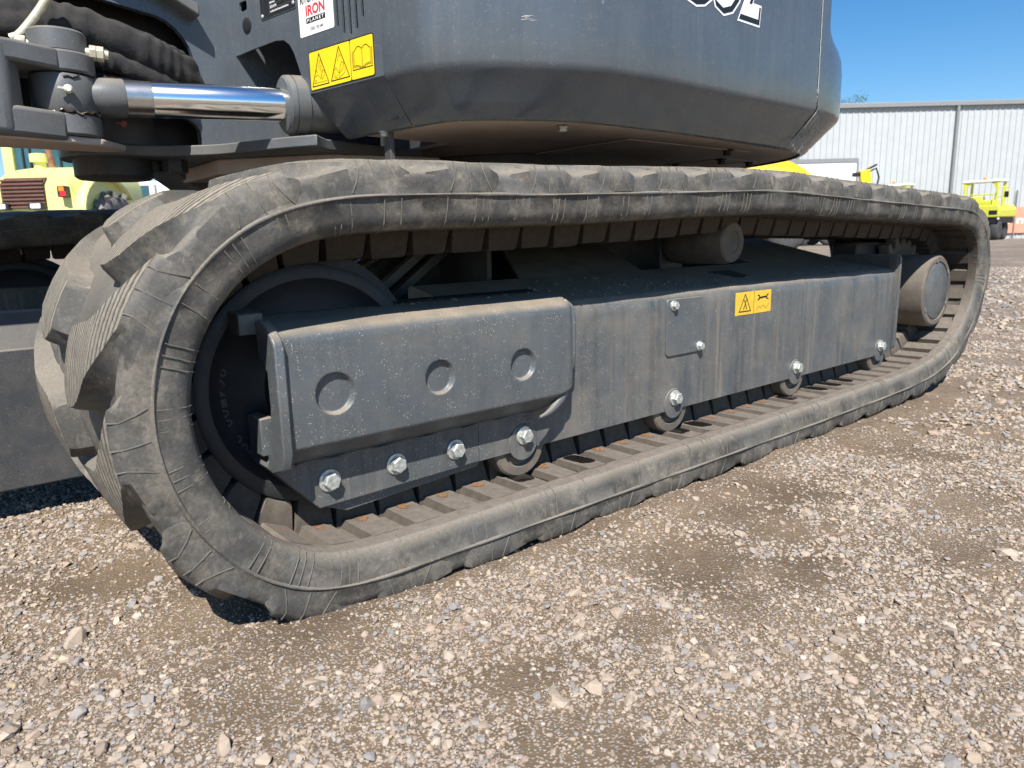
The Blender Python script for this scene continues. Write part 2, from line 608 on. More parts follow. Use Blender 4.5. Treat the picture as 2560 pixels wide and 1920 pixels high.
def ground_mat():
    m, nt, b = newmat('gravel_ground')
    g = N(nt)
    w = g.worldpos(scale=(1, 1, 0.3))
    dirt = g.mix(g.ramp(g.noise(w, 5, 8, 0.7), [(0.3, 0.0), (0.7, 1.0)]), (0.120, 0.086, 0.055), (0.245, 0.178, 0.115))
    dirt = g.mix(g.ramp(g.noise(w, 60, 5, 0.75), [(0.35, 0.0), (0.7, 0.5)]), dirt, (0.10, 0.075, 0.052))
    def pebbles(scale, thr):
        v = g.new('ShaderNodeTexVoronoi', feature='F1')
        v.inputs['Scale'].default_value = scale
        v.inputs['Randomness'].default_value = 1.0
        g.link(w, v.inputs['Vector'])
        sep = g.new('ShaderNodeSeparateColor')
        g.link(v.outputs['Color'], sep.inputs[0])
        c = g.ramp(sep.outputs[0], STONE_STOPS, 'LINEAR')
        mask = g.ramp(v.outputs['Distance'], [(0.0, 1.0), (thr, 1.0), (thr + 0.09, 0.0)])
        gate = g.ramp(sep.outputs[1], [(0.28, 0.0), (0.32, 1.0)])
        hgt = g.ramp(v.outputs['Distance'], [(0.0, 1.0), (0.65, 0.0)])
        return c, g.math('MULTIPLY', mask, gate), hgt
    c1, m1, h1 = pebbles(230, 0.42)
    c2, m2, h2 = pebbles(95, 0.46)
    c3, m3, h3 = pebbles(26, 0.46)
    # distance of the point from the yard centre decides which pebble size can be seen
    geo = g.new('ShaderNodeNewGeometry')
    ln = g.new('ShaderNodeVectorMath', operation='LENGTH')
    g.link(geo.outputs['Position'], ln.inputs[0])
    farf = g.ramp(g.math('MULTIPLY', ln.outputs['Value'], 1 / 20.0), [(0.09, 0.0), (0.35, 1.0)])
    bare = g.ramp(g.noise(g.worldpos(loc=(2, 5, 0)), 3.0, 5, 0.6), [(0.40, 0.25), (0.55, 1.0)])
    col = g.mix(g.math('MULTIPLY', g.math('MULTIPLY', m1, bare), 0.8), dirt, c1)
    col = g.mix(g.math('MULTIPLY', g.math('MULTIPLY', m2, farf), 0.85), col, c2)
    col = g.mix(g.math('MULTIPLY', g.math('MULTIPLY', m3, farf), 0.75), col, c3)
    big = g.ramp(g.noise(g.worldpos(scale=(0.6, 1, 1)), 0.55, 5, 0.65), [(0.42, 0.0), (0.6, 1.0)])
    big2 = g.math('MULTIPLY', g.math('MULTIPLY', big, farf), 0.55)
    col = g.mix(big2, col, (0.15, 0.118, 0.092))
    # damp patches with ragged outlines
    geo2 = g.new('ShaderNodeNewGeometry')
    dampm = None
    for (bx_, by_, rx_, ry_) in ((0.50, -0.27, 0.13, 0.12), (0.62, -0.40, 0.12, 0.08), (-0.13, 0.02, 0.14, 0.13), (1.0, -0.20, 0.25, 0.10)):
        mp = g.new('ShaderNodeMapping')
        mp.vector_type = 'POINT'
        mp.inputs['Location'].default_value = (-bx_ / rx_, -by_ / ry_, 0)
        mp.inputs['Scale'].default_value = (1 / rx_, 1 / ry_, 0)
        g.link(geo2.outputs['Position'], mp.inputs[0])
        l2 = g.new('ShaderNodeVectorMath', operation='LENGTH')
        g.link(mp.outputs[0], l2.inputs[0])
        q = g.math('SUBTRACT', 1.25, l2.outputs['Value'])
        dampm = q if dampm is None else g.math('MAXIMUM', dampm, q)
    ragged = g.math('ADD', dampm, g.math('MULTIPLY', g.math('SUBTRACT', g.noise(g.worldpos(loc=(6, 6, 6)), 16, 6, 0.7), 0.5), 3.0))
    dmask = g.ramp(ragged, [(0.1, 0.0), (0.9, 1.0)])
    col = g.mix(g.math('MULTIPLY', dmask, 0.48), col, (0.082, 0.058, 0.038))
    g.link(col, b.inputs['Base Color'])
    b.inputs['Roughness'].default_value = 0.9
    b.inputs['Specular IOR Level'].default_value = 0.2
    hh = g.math('ADD', g.math('MULTIPLY', g.math('MULTIPLY', h1, m1), 0.5), g.math('MULTIPLY', g.noise(w, 90, 6, 0.75), 0.8))
    hh = g.math('ADD', hh, g.math('MULTIPLY', g.math('MULTIPLY', h2, farf), 1.2))
    hh = g.math('ADD', hh, g.math('MULTIPLY', g.math('MULTIPLY', h3, farf), 3.0))
    g.link(g.bump(hh, 0.8, 0.006), b.inputs['Normal'])
    return m

STONE_STOPS = [(0.0, (0.24, 0.19, 0.15)), (0.18, (0.40, 0.32, 0.245)), (0.34, (0.47, 0.39, 0.31)), (0.46, (0.36, 0.335, 0.315)),
               (0.56, (0.215, 0.215, 0.22)), (0.66, (0.30, 0.295, 0.295)), (0.75, (0.43, 0.345, 0.28)), (0.86, (0.37, 0.27, 0.21)), (0.94, (0.58, 0.52, 0.44)), (1.0, (0.43, 0.32, 0.20))]
gme.materials.append(ground_mat())

# loose stones: one uncountable mass, hull-shaped crumbs instanced on points
def stone_mat():
    m, nt, b = newmat('crushed_stone')
    g = N(nt)
    oi = g.new('ShaderNodeObjectInfo')
    c = g.ramp(oi.outputs['Random'], STONE_STOPS)
    w = g.worldpos()
    n = g.ramp(g.noise(w, 220, 4, 0.7), [(0.3, 0.0), (0.72, 1.0)])
    c = g.mix(g.math('MULTIPLY', n, 0.35), c, (0.20, 0.165, 0.13))
    # dirt film rising from the ground
    c = g.mix(0.2, c, (0.24, 0.18, 0.125))
    g.link(c, b.inputs['Base Color'])
    b.inputs['Roughness'].default_value = 0.85
    b.inputs['Specular IOR Level'].default_value = 0.25
    g.link(g.bump(g.noise(w, 420, 4, 0.7), 0.35, 0.0015), b.inputs['Normal'])
    return m
M_STONE = stone_mat()

def scatter():
    c0 = np.array([CAM.x, CAM.y])
    P, S, F = [], [], []
    zones = ((0.30, 1.2, 46000, 0.0034, 0.35, 0.0020, 0.010), (0.30, 1.2, 10000, 0.0070, 0.42, 0.0040, 0.024), (0.30, 1.6, 90, 0.019, 0.30, 0.013, 0.040),
             (1.2, 2.3, 14000, 0.0048, 0.35, 0.003, 0.012), (1.2, 2.3, 7500, 0.0080, 0.36, 0.005, 0.026),
             (2.3, 5.0, 4200, 0.0115, 0.40, 0.007, 0.040), (5.0, 13.0, 520, 0.024, 0.40, 0.012, 0.07))
    half = 0.618 + 0.16
    for (r0, r1, dens, med, sig, lo, hi) in zones:
        n = int(dens * half * (r1 * r1 - r0 * r0))
        r = np.sqrt(RNG.uniform(r0 * r0, r1 * r1, n))
        a = YAW + RNG.uniform(-half, half, n)
        x, y = c0[0] + r * np.sin(a), c0[1] + r * np.cos(a)
        d = np.clip(np.exp(RNG.normal(math.log(med), sig, n)), lo, hi)
        # pressed and bare places
        bare = np.zeros(n)
        for bx, by, br in ((-0.20, 0.15, 0.13), (-0.12, -0.04, 0.10), (0.50, -0.25, 0.13), (0.44, -0.385, 0.08), (0.58, -0.40, 0.07), (-0.25, -0.13, 0.07),
                           (-0.10, 0.16, 0.12), (-0.30, 0.42, 0.10), (0.27, -0.33, 0.05), (0.05, -0.30, 0.06), (0.95, -0.12, 0.12), (0.9, -0.55, 0.09)):
            bare = np.maximum(bare, np.exp(-(((x - bx) ** 2 + (y - by) ** 2) / br ** 2) ** 1.5))
        bare = np.maximum(bare, 0.9 * np.exp(-((y + 0.01) / 0.045) ** 2) * (x > -0.3) * (x < 2.7))
        nz = vnoise(x, y, 4.2, 21) + 0.6 * vnoise(x, y, 12.0, 22)
        bare = np.maximum(bare, np.clip((nz - 0.12) / 0.22, 0, 0.85))
        keep = RNG.random(n) > bare * 0.85
        keep &= (d < 0.008) | (RNG.random(n) > bare)
        under = (y > 0.02) & (y < 0.44) & (x > -0.12) & (x < 2.5)
        keep &= ~under
        deep = (y > 0.5) & (x > 0.9) & (x < 2.4) & (y < 1.7)
        keep &= ~deep
        # under the far belt
        keep &= ~((y > 1.75) & (y < 2.2) & (x > -0.2) & (x < 2.6))
        x, y, d = x[keep], y[keep], d[keep]
        z = height(x, y) + d * RNG.uniform(-0.06, 0.20, len(x))
        P.append(np.c_[x, y, z])
        sx = d * RNG.uniform(0.75, 1.35, len(x)); sy = d * RNG.uniform(0.65, 1.1, len(x)); sz = d * RNG.uniform(0.4, 0.8, len(x))
        S.append(np.c_[sx, sy, sz] * 0.5)
    P = np.vstack(P); S = np.vstack(S)
    R = np.c_[RNG.uniform(-0.45, 0.45, len(P)), RNG.uniform(-0.45, 0.45, len(P)), RNG.uniform(0, 6.28, len(P))]
    me = bpy.data.meshes.new('loose_gravel')
    me.vertices.add(len(P))
    me.vertices.foreach_set('co', P.ravel())
    for nm, arr in (('scl', S), ('rot', R)):
        at = me.attributes.new(nm, 'FLOAT_VECTOR', 'POINT')
        at.data.foreach_set('vector', arr.astype(np.float32).ravel())
    me.materials.append(M_STONE)
    ob = bpy.data.objects.new('loose_gravel', me)
    finish(ob, kind='stuff', label='crushed pale and grey gravel scattered over the yard', category='gravel')
    ng = bpy.data.node_groups.new('gravel_scatter', 'GeometryNodeTree')
    ng.interface.new_socket('Geometry', in_out='INPUT', socket_type='NodeSocketGeometry')
    ng.interface.new_socket('Geometry', in_out='OUTPUT', socket_type='NodeSocketGeometry')
    nd, lk = ng.nodes, ng.links
    gi, go = nd.new('NodeGroupInput'), nd.new('NodeGroupOutput')
    join = nd.new('GeometryNodeJoinGeometry')
    for k in range(9):
        pts = nd.new('GeometryNodePoints')
        pts.inputs['Count'].default_value = 15 + k % 4 * 4
        rv = nd.new('FunctionNodeRandomValue'); rv.data_type = 'FLOAT_VECTOR'
        rv.inputs[0].default_value = (-1, -1, -1); rv.inputs[1].default_value = (1, 1, 1)
        rv.inputs['Seed'].default_value = 31 + k
        nrm = nd.new('ShaderNodeVectorMath'); nrm.operation = 'NORMALIZE'
        lk.new(rv.outputs[0], nrm.inputs[0])
        mx = nd.new('ShaderNodeMix'); mx.data_type = 'VECTOR'
        mx.inputs[0].default_value = 0.22
        lk.new(nrm.outputs[0], mx.inputs[4]); lk.new(rv.outputs[0], mx.inputs[5])
        lk.new(mx.outputs[1], pts.inputs['Position'])
        hull = nd.new('GeometryNodeConvexHull')
        lk.new(pts.outputs[0], hull.inputs[0])
        sm = nd.new('GeometryNodeSetMaterial'); sm.inputs['Material'].default_value = M_STONE
        lk.new(hull.outputs[0], sm.inputs[0])
        gti = nd.new('GeometryNodeGeometryToInstance')
        lk.new(sm.outputs[0], gti.inputs[0])
        lk.new(gti.outputs[0], join.inputs[0])
    iop = nd.new('GeometryNodeInstanceOnPoints')
    lk.new(gi.outputs[0], iop.inputs['Points'])
    lk.new(join.outputs[0], iop.inputs['Instance'])
    iop.inputs['Pick Instance'].default_value = True
    ri = nd.new('FunctionNodeRandomValue'); ri.data_type = 'INT'
    ri.inputs[4].default_value = 0; ri.inputs[5].default_value = 8
    lk.new(ri.outputs[2], iop.inputs['Instance Index'])
    for nm, sock in (('scl', 'Scale'), ('rot', 'Rotation')):
        na = nd.new('GeometryNodeInputNamedAttribute'); na.data_type = 'FLOAT_VECTOR'
        na.inputs['Name'].default_value = nm
        if nm == 'rot':
            er = nd.new('FunctionNodeEulerToRotation')
            lk.new(na.outputs[0], er.inputs[0])
            lk.new(er.outputs[0], iop.inputs[sock])
        else:
            lk.new(na.outputs[0], iop.inputs[sock])
    lk.new(iop.outputs[0], go.inputs[0])
    md = ob.modifiers.new('scatter', 'NODES')
    md.node_group = ng
    return len(P)
NSTONES = scatter()
print('stones', NSTONES)
# ------------------------------------------------------------------ excavator
EXC = thing('excavator', 'dark grey tracked excavator on dusty rubber tracks filling the picture', 'excavator', (0, 0, 0))

# belt path: parting seam on the near side face, measured in the x-z plane, closed loop
raw = [(0.22, .645), (0.08, .642), (-0.02, .637), (-.078, .628), (-.126, .612), (-.168, .590), (-.205, .562), (-.238, .527), (-.266, .484), (-.286, .435), (-.2975, .385), (-.299, .345),
       (-.294, .295), (-.283, .25), (-.262, .202), (-.232, .156), (-.196, .114), (-.152, .079), (-.10, .055), (-.05, .043), (0.02, .040), (0.3, .040), (0.7, .040), (1.1, .040), (1.5, .041), (1.85, .045),
       (2.1, .050), (2.28, .066), (2.42, .104), (2.54, .170), (2.63, .26), (2.678, .36), (2.685, .45), (2.662, .53), (2.61, .59), (2.54, .622), (2.43, .637), (2.2, .643), (2.0, .648),
       (1.77, .655), (1.52, .661), (1.37, .667), (1.23, .672), (1.1, .671), (0.94, .666), (0.81, .662), (0.62, .655), (0.45, .649)]
def smooth_loop(pts, n=700, it=60):
    p = np.array(pts + pts[:1], float)
    d = np.r_[0, np.cumsum(np.hypot(*np.diff(p, axis=0).T))]
    t = np.linspace(0, d[-1], 1400, endpoint=False)
    q = np.c_[np.interp(t, d, p[:, 0]), np.interp(t, d, p[:, 1])]
    for _ in range(it * 4):
        q = q + 0.5 * (0.5 * (np.roll(q, 1, 0) + np.roll(q, -1, 0)) - q)
    return q
PATH = smooth_loop(raw)
_seg = np.hypot(*(np.roll(PATH, -1, 0) - PATH).T)
_S = np.r_[0, np.cumsum(_seg)]
LTOT = _S[-1]
_Pc = np.vstack([PATH, PATH[:1]])
_T = np.roll(PATH, -1, 0) - np.roll(PATH, 1, 0)
_T /= np.hypot(*_T.T)[:, None]
# outward normal: travelling -x on the top run, outward is +z  ->  n = (T.z, -T.x)
_Nn = np.c_[_T[:, 1], -_T[:, 0]]
_Nc = np.vstack([_Nn, _Nn[:1]])
def belt(s, y, n):
    """belt space (s along seam, y across, n outward) to world"""
    s = s % LTOT
    px = np.interp(s, _S, _Pc[:, 0]); pz = np.interp(s, _S, _Pc[:, 1])
    nx = np.interp(s, _S, _Nc[:, 0]); nz = np.interp(s, _S, _Nc[:, 1])
    return (float(px + nx * n), float(y), float(pz + nz * n))
def s_at(x, z):
    return float(_S[np.argmin(np.hypot(PATH[:, 0] - x, PATH[:, 1] - z))])

W_BELT = 0.60
NP = int(round(LTOT / 0.0875 / 2)) * 2
PITCH_D = LTOT / NP
PITCH_T = PITCH_D * 2
print('belt length', LTOT, 'links', NP)

def wob(s, k):
    return 0.0011 * math.sin(s * 13.1 + k) + 0.0008 * math.sin(s * 31.7 + 2.3 * k)

def make_carcass(parent, y0=0.0):
    prof = [(0.048, -0.0535), (0.018, -0.0510), (0.008, -0.043), (0.0030, -0.028), (0.0010, -0.0030), (-0.0010, -0.0018), (-0.0022, -0.0006), (-0.0022, 0.0008), (-0.0010, 0.0018), (0.0012, 0.0032), (0.0012, 0.020), (0.0032, 0.0305), (0.0085, 0.0360), (0.022, 0.0372), (0.045, 0.0320),
            (0.085, 0.0255), (0.30, 0.0265)]
    prof = prof + [(W_BELT - a, b) for a, b in reversed(prof[:-1])]
    inner = [(W_BELT - 0.058, -0.041), (0.30, -0.040), (0.15, -0.040), (0.058, -0.041)]
    full = prof + inner
    n = 420
    rows = []
    for i in range(n):
        s = LTOT * i / n
        rows.append([belt(s, y0 + a + (wob(s, j * 0.3) if a < 0.03 else 0), b + wob(s, 5 + j * 0.5) * (0.6 if b > -0.045 else 0.3)) for j, (a, b) in enumerate(full)])
    mb = MB()
    nc = len(full)
    mb.grid(rows, closed_u=True, closed_v=True)
    # material: inner faces dirtier
    mb.mi = []
    for i in range(n):
        for j in range(nc):
            mb.mi.append(1 if (j >= len(prof) - 2 or j == 0) else 0)
    return mb.build('carcass', [M_RUBBER, M_INNER], parent, smooth=50)

LUG_L = [(-0.006, 0.010), (0.031, 0.036), (0.070, 0.088), (0.084, 0.135), (0.090, 0.19), (0.095, 0.228), (0.112, 0.246)]
LUG_R = [(0.078, 0.010), (0.112, 0.044), (0.150, 0.098), (0.174, 0.140), (0.188, 0.185), (0.190, 0.222), (0.172, 0.248)]
def lug_mesh(s0, mirror, seed):
    r = random.Random(seed)
    H, B = 0.061, 0.024
    m = 22
    def ev(c, t):
        x = t * (len(c) - 1)
        i = min(int(x), len(c) - 2)
        f = x - i
        return (c[i][0] * (1 - f) + c[i + 1][0] * f, c[i][1] * (1 - f) + c[i + 1][1] * f)
    rows, uvrows = [], []
    jag = [r.uniform(-0.002, 0.002) for _ in range(m + 1)]
    fr = [0.0, 0.05, 0.25, 0.5, 0.75, 0.95, 1.0]
    def row(a, b, top, draft, cv=0.0, dr=None):
        dr = draft if dr is None else dr
        (sa, ya), (sb, yb) = a, b
        out = []
        d = Vector((sb - sa, yb - ya))
        if d.length > 1e-6:
            d.normalize()
        # flanks splay out to the base, with a small fillet at the foot
        k1 = 0.42 + 0.24 * cv; k2 = 0.22 + 0.18 * cv
        pts = [(sa - d.x * draft, ya - d.y * draft, B - 0.004), (sa - d.x * draft * k1, ya - d.y * draft * k1, B + (top - B) * k2), (sa - d.x * 0.003, ya - d.y * 0.003, top - 0.006)]
        pts += [(sa + (sb - sa) * f, ya + (yb - ya) * f, top) for f in fr]
        pts += [(sb + d.x * 0.003, yb + d.y * 0.003, top - 0.006), (sb + d.x * dr * k1, yb + d.y * dr * k1, B + (top - B) * k2), (sb + d.x * dr, yb + d.y * dr, B - 0.004)]
        return pts
    # outer end running down the side wall of the belt
    R = []
    e0, e1 = LUG_L[0], LUG_R[0]
    def side_row(y_in, cap):
        rr_ = row((e0[0], 0), (e1[0], 0), H - 0.011, 0.024, 1, 0.064)
        n_ = len(rr_)
        return [(a, y_in + (0.006 if i in (0, n_ - 1) else (0.0012 if i in (1, n_ - 2) else 0)), min(nn, cap)) for i, (a, _, nn) in enumerate(rr_)]
    R.append([(a, y + 0.0006, 0.005) for (a, y, _) in side_row(0.0010, 1)])
    R.append(side_row(0.0002, 0.018))
    R.append(side_row(0.0018, 0.040))
    [].append([(a, 0.0015, 0.005) for (a, _, _) in row((e0[0], 0), (e1[0], 0), H - 0.011, 0.024, 1, 0.064)])
    [].append([(a, 0.0002, min(nn, 0.018)) for (a, _, nn) in row((e0[0], 0), (e1[0], 0), H - 0.011, 0.024, 1, 0.064)])
    [].append([(a, 0.0022, min(nn, 0.040)) for (a, _, nn) in row((e0[0], 0), (e1[0], 0), H - 0.011, 0.024, 1, 0.064)])
    for i in range(m + 1):
        t = i / m
        a, b = ev(LUG_L, t), ev(LUG_R, t)
        top = H - 0.011 * max(0, 1 - t * 3.2) - 0.003 * max(0, t * 5 - 4) + jag[i] * 0.25
        R.append(row((a[0] + jag[i] * 0.5, a[1]), (b[0] - jag[m - i] * 0.5, b[1]), top, 0.020 + 0.004 * max(0, 1 - t * 3), max(0, 1 - t * 3), 0.022 + 0.042 * max(0, 1 - t * 2.6)))
    a, b = LUG_L[-1], LUG_R[-1]
    R.append([(p[0], p[1] + 0.004, min(p[2], H - 0.010)) for p in row(a, b, H, 0.020)])
    R.append([(p[0], p[1] + 0.022, B - 0.004) for p in row((a[0] - 0.006, a[1]), (b[0] + 0.006, b[1]), H, 0.020)])
    rows = []
    for rr in R:
        rows.append([belt(s0 + p[0], (W_BELT - p[1] * 0.80) if mirror else p[1], p[2]) for p in rr])
    mb = MB()
    mb.grid(rows)
    nc = len(rows[0])
    mb.mi = []
    for i in range(len(rows) - 1):
        for j in range(nc - 1):
            mb.mi.append(1 if (3 <= i < len(rows) - 3 and 3 <= j < 3 + len(fr) - 1) else 0)
    me = mb.mesh('tread_lug', [M_RUBBER, M_LUGTOP], smooth=40)
    uvl = me.uv_layers.new(name='belt_uv')
    flat = [(p[0] + s0, p[1]) for rr in R for p in rr]
    for lp in me.loops:
        uvl.data[lp.index].uv = flat[lp.vertex_index]
    return me

def make_track(parent, y0, lug_idx, drive_idx, mould_range):
    tr = bpy.data.objects.new('rubber_track', None)
    COL.objects.link(tr)
    tr.parent = parent
    tr.location = (-0.22 if y0 > 1 else 0, y0, 0)
    return tr

TRK = make_track(EXC, 0, None, None, None)
TRK['label'] = 'near dusty rubber track with worn diagonal tread lugs'
carc = make_carcass(TRK)
# first lug outer end begins at the measured place on the front curve
S_FIRST = s_at(-0.232, 0.530) % PITCH_T
NT = NP // 2
LUGS = []
for k in range(NT):
    s0 = S_FIRST + k * PITCH_T
    for mir in (0, 1):
        me = lug_mesh(s0 + (PITCH_T * 0.5 + 0.022 if mir else 0), mir, k * 2 + mir)
        o = bpy.data.objects.new('tread_lug', me)
        finish(o, TRK)
        LUGS.append((o, s0, mir))

# guide / drive lugs on the inside, two rows, with the raised pad at the foot of each
def drive_mesh(s0, side, seed):
    r = random.Random(seed)
    mb = MB()
    n0 = -0.0410
    sg = 1 if side == 0 else -1
    yb = (lambda y: y) if side == 0 else (lambda y: W_BELT - y)
    hb, ht = 0.0395, 0.034      # half lengths base/top
    y_o0, y_o1, y_i0, y_i1 = 0.148, 0.160, 0.235, 0.222
    top = n0 - 0.056 + r.uniform(-0.003, 0.003)
    rows = []
    for (nn, hl, ya, yc) in ((n0 + 0.004, hb + 0.004, y_o0 - 0.004, y_i0 + 0.003), (n0 - 0.010, hb, y_o0, y_i0), (top + 0.004, ht + 0.001, y_o1, y_i1), (top, ht - 0.003, y_o1 + 0.004, y_i1 - 0.004)):
        loop = []
        for (ss, yy) in ((-hl, ya), (-hl * 0.4, ya), (hl * 0.4, ya), (hl, ya), (hl, yc), (-hl, yc)):
            loop.append(belt(s0 + ss + r.uniform(-0.0012, 0.0012), yb(yy), nn))
        rows.append(loop)
    mb.grid(rows, closed_u=True)
    k = len(mb.v)
    mb.f.append(tuple(range(k - 6, k))); mb.mi.append(0)
    # pad
    hl = 0.025
    lo = [(-hl, 0.046), (hl, 0.046), (hl + 0.003, 0.152), (-hl - 0.003, 0.152)]
    a = [belt(s0 + s * 1.25, yb(y - 0.006 if y < 0.1 else y), n0 + 0.004) for s, y in lo]
    b = [belt(s0 + s, yb(y), n0 - 0.0132) for s, y in lo]
    mb.add(a + b, [(4, 5, 6, 7), (0, 1, 5, 4), (1, 2, 6, 5), (2, 3, 7, 6), (3, 0, 4, 7)])
    return mb.mesh('drive_lug', [M_INNER], smooth=35)
DRV = []
for k in range(NP):
    s0 = S_FIRST + 0.02 + k * PITCH_D
    for side in (0, 1):
        o = bpy.data.objects.new('drive_lug', drive_mesh(s0, side, 500 + k * 2 + side))
        finish(o, TRK)
        DRV.append((o, s0, side))
# rusty rub marks beside the lugs on the lower run and two wet patches
for k in range(NP):
    s0 = S_FIRST + 0.02 + k * PITCH_D
    x, _, z = belt(s0, 0, -0.045)
    if z < 0.15 and -0.15 < x < 1.9:
        r = random.Random(900 + k)
        mb = MB()
        c = []
        L = r.uniform(0.016, 0.026)
        for i in range(12):
            a = 2 * math.pi * i / 12
            c.append(belt(s0 + 0.014 * math.cos(a) * r.uniform(0.6, 1.1), 0.130 + L * math.sin(a) * r.uniform(0.55, 1.0), -0.0552))
        mb.add(c, [tuple(range(12))])
        mb.build('rust_mark', [M_RUST], TRK)
def pool(s0, y0, y1, hl, nn, seed):
    """thin pool with a ragged outline"""
    r = random.Random(seed)
    k = 28
    lo, hi = [], []
    yc, hy = (y0 + y1) / 2, (y1 - y0) / 2
    for i in range(k):
        a = 2 * math.pi * i / k
        c_, s_ = math.cos(a), math.sin(a)
        q = 1 / max(abs(c_), abs(s_)) ** 0.75 * (0.93 + 0.10 * math.sin(2 * a + seed) + r.uniform(-0.05, 0.05))
        lo.append(belt(s0 + hl * c_ * q, yc + hy * s_ * q, nn))
        hi.append(belt(s0 + hl * 0.93 * c_ * q, yc + hy * 0.95 * s_ * q, nn - 0.0007))
    mb = MB()
    mb.add(lo + hi, [(i, (i + 1) % k, k + (i + 1) % k, k + i) for i in range(k)] + [tuple(range(k, 2 * k))])
    mb.build('oil_spill', [M_WET], TRK, smooth=60)
for k in range(NP):
    s0 = S_FIRST + 0.02 + k * PITCH_D
    x, _, z = belt(s0 + PITCH_D / 2, 0, -0.045)
    if z > 0.15:
        continue
    for (xa, xb) in ((0.36, 0.62), (0.93, 1.05), (1.46, 1.98)):
        if xa < x < xb:
            pool(s0 + PITCH_D / 2, 0.064, 0.144, 0.0175, -0.0414, 40 + k)
            if k % 4 != 1:
                pool(s0 + 0.004, 0.074, 0.144, 0.0225, -0.0548, 80 + k)

# raised mould lines: fine ribs in groups of three across the side wall, plus fans on each lug end
mb = MB()
def rib(pts, r=0.0010):
    mb.tube(pts, r, n=4)
for k in range(NP):
    s0 = S_FIRST + 0.012 + k * PITCH_D
    rr = random.Random(70 + k)
    for j in (-1, 0, 1):
        if rr.random() < 0.22:
            continue
        s = s0 + j * 0.0150 + rr.uniform(-0.001, 0.001)
        sl = rr.uniform(-0.001, 0.003)
        rib([belt(s, 0.0, -0.004), belt(s + sl * 0.4, 0.0022, -0.022), belt(s + sl, 0.0068, -0.041), belt(s + sl, 0.016, -0.0505), belt(s + sl, 0.032, -0.0528)], 0.0009)
        rib([belt(s, W_BELT - 0.0015, -0.004), belt(s, W_BELT - 0.0075, -0.037)], 0.00095)
for k in range(NT):
    s0 = S_FIRST + k * PITCH_T
    rr = random.Random(170 + k)
    for j, (a, b) in enumerate(((0.010, -0.006), (0.038, 0.036), (0.062, 0.078))):
        a += rr.uniform(-0.004, 0.004)
        rib([belt(s0 + b, 0.0004, 0.006), belt(s0 + (a + b) / 2, -0.0002, 0.020), belt(s0 + a, 0.0018, 0.040), belt(s0 + a, 0.0088, 0.052)], 0.001)
mb.build('mould_lines', [M_MOULD], TRK, kind='stuff')

# the far track: same belt on the other side of the machine
TRK2 = make_track(EXC, 1.75, None, None, None)
TRK2['label'] = 'shaded rubber track on the far side'
child_copy(carc, TRK2)
for (o, s0, mir) in LUGS:
    x, _, z = belt(s0 + 0.05, 0, 0)
    if x < 0.75:
        child_copy(o, TRK2)
for (o, s0, side) in DRV:
    x, _, z = belt(s0, 0, 0)
    if x < 0.75 and side == 0:
        child_copy(o, TRK2)
# ------------------------------------------------------------------ undercarriage
def part(name, label=None):
    o = bpy.data.objects.new(name, None)
    COL.objects.link(o)
    o.parent = EXC
    if label:
        o['label'] = label
    return o

def hex_bolt_mesh(r=0.013, h=0.011, fl=0.0175, mat=None, washer=0.0035):
    """flange washer + chamfered hexagon head, axis -Y, seat at y=0"""
    mb = MB()
    mb.lathe((0, 0, 0), (0, -1, 0), [(0, fl), (washer * 0.8, fl), (washer, fl * 0.96)], n=24)
    rot = 0.26
    def hexa(rad, y):
        return [(rad * math.cos(rot + i * math.pi / 3), y, rad * math.sin(rot + i * math.pi / 3)) for i in range(6)]
    rows = [hexa(r, -washer), hexa(r, -washer - h + 0.0015), hexa(r * 0.90, -washer - h)]
    mb.grid(rows, closed_u=True)
    k = len(mb.v)
    mb.f.append(tuple(range(k - 6, k))); mb.mi.append(0)
    return mb.mesh('bolt', [mat or M_ZINC], smooth=30)
BOLT = hex_bolt_mesh(0.0145, 0.0125, 0.0195)
BOLT_S = hex_bolt_mesh(0.0098, 0.008, 0.0125)
BOLT_D = hex_bolt_mesh(0.0125, 0.013, 0.0185, M_BLACK)
def bolt(parent, loc, mesh=None, axis=None, spin=0.0):
    o = bpy.data.objects.new('bolt', mesh or BOLT)
    finish(o, parent)
    o.location = loc
    if axis is not None:
        q = Vector((0, -1, 0)).rotation_difference(Vector(axis))
        o.rotation_euler = (q.to_matrix() @ Matrix.Rotation(spin, 3, 'Y')).to_euler()
    else:
        o.rotation_euler = (0, spin, 0)
    return o

YF = 0.11
FR = part('track_frame', 'near side track frame of dusty dark grey steel')
# box frame: rounded shoulder, roof sloping up to the inside, notches cut for the roller ears
n = 60
xs = sorted(set([round(v, 4) for v in np.linspace(0.30, 2.135, 60)]))
rows = []
for x in xs:
    p = [(x, YF, 0.150), (x, YF, 0.30), (x, YF, 0.405)]
    for i in range(1, 7):
        a = math.radians(90 * i / 6)
        p.append((x, YF + 0.032 * (1 - math.cos(a)), 0.405 + 0.038 * math.sin(a)))
    p += [(x, 0.20, 0.455), (x, 0.33, 0.482), (x, 0.34, 0.475), (x, 0.34, 0.16), (x, 0.325, 0.150)]
    rows.append(p)
mb = MB()
mb.grid(rows, closed_u=True)
k0, kn = len(rows[0]), len(rows)
mb.f.append(tuple(range(k0 - 1, -1, -1))); mb.mi.append(0)
mb.f.append(tuple(range((kn - 1) * k0, kn * k0))); mb.mi.append(0)
mb.build('frame_box', [M_FRAME], FR, smooth=40)
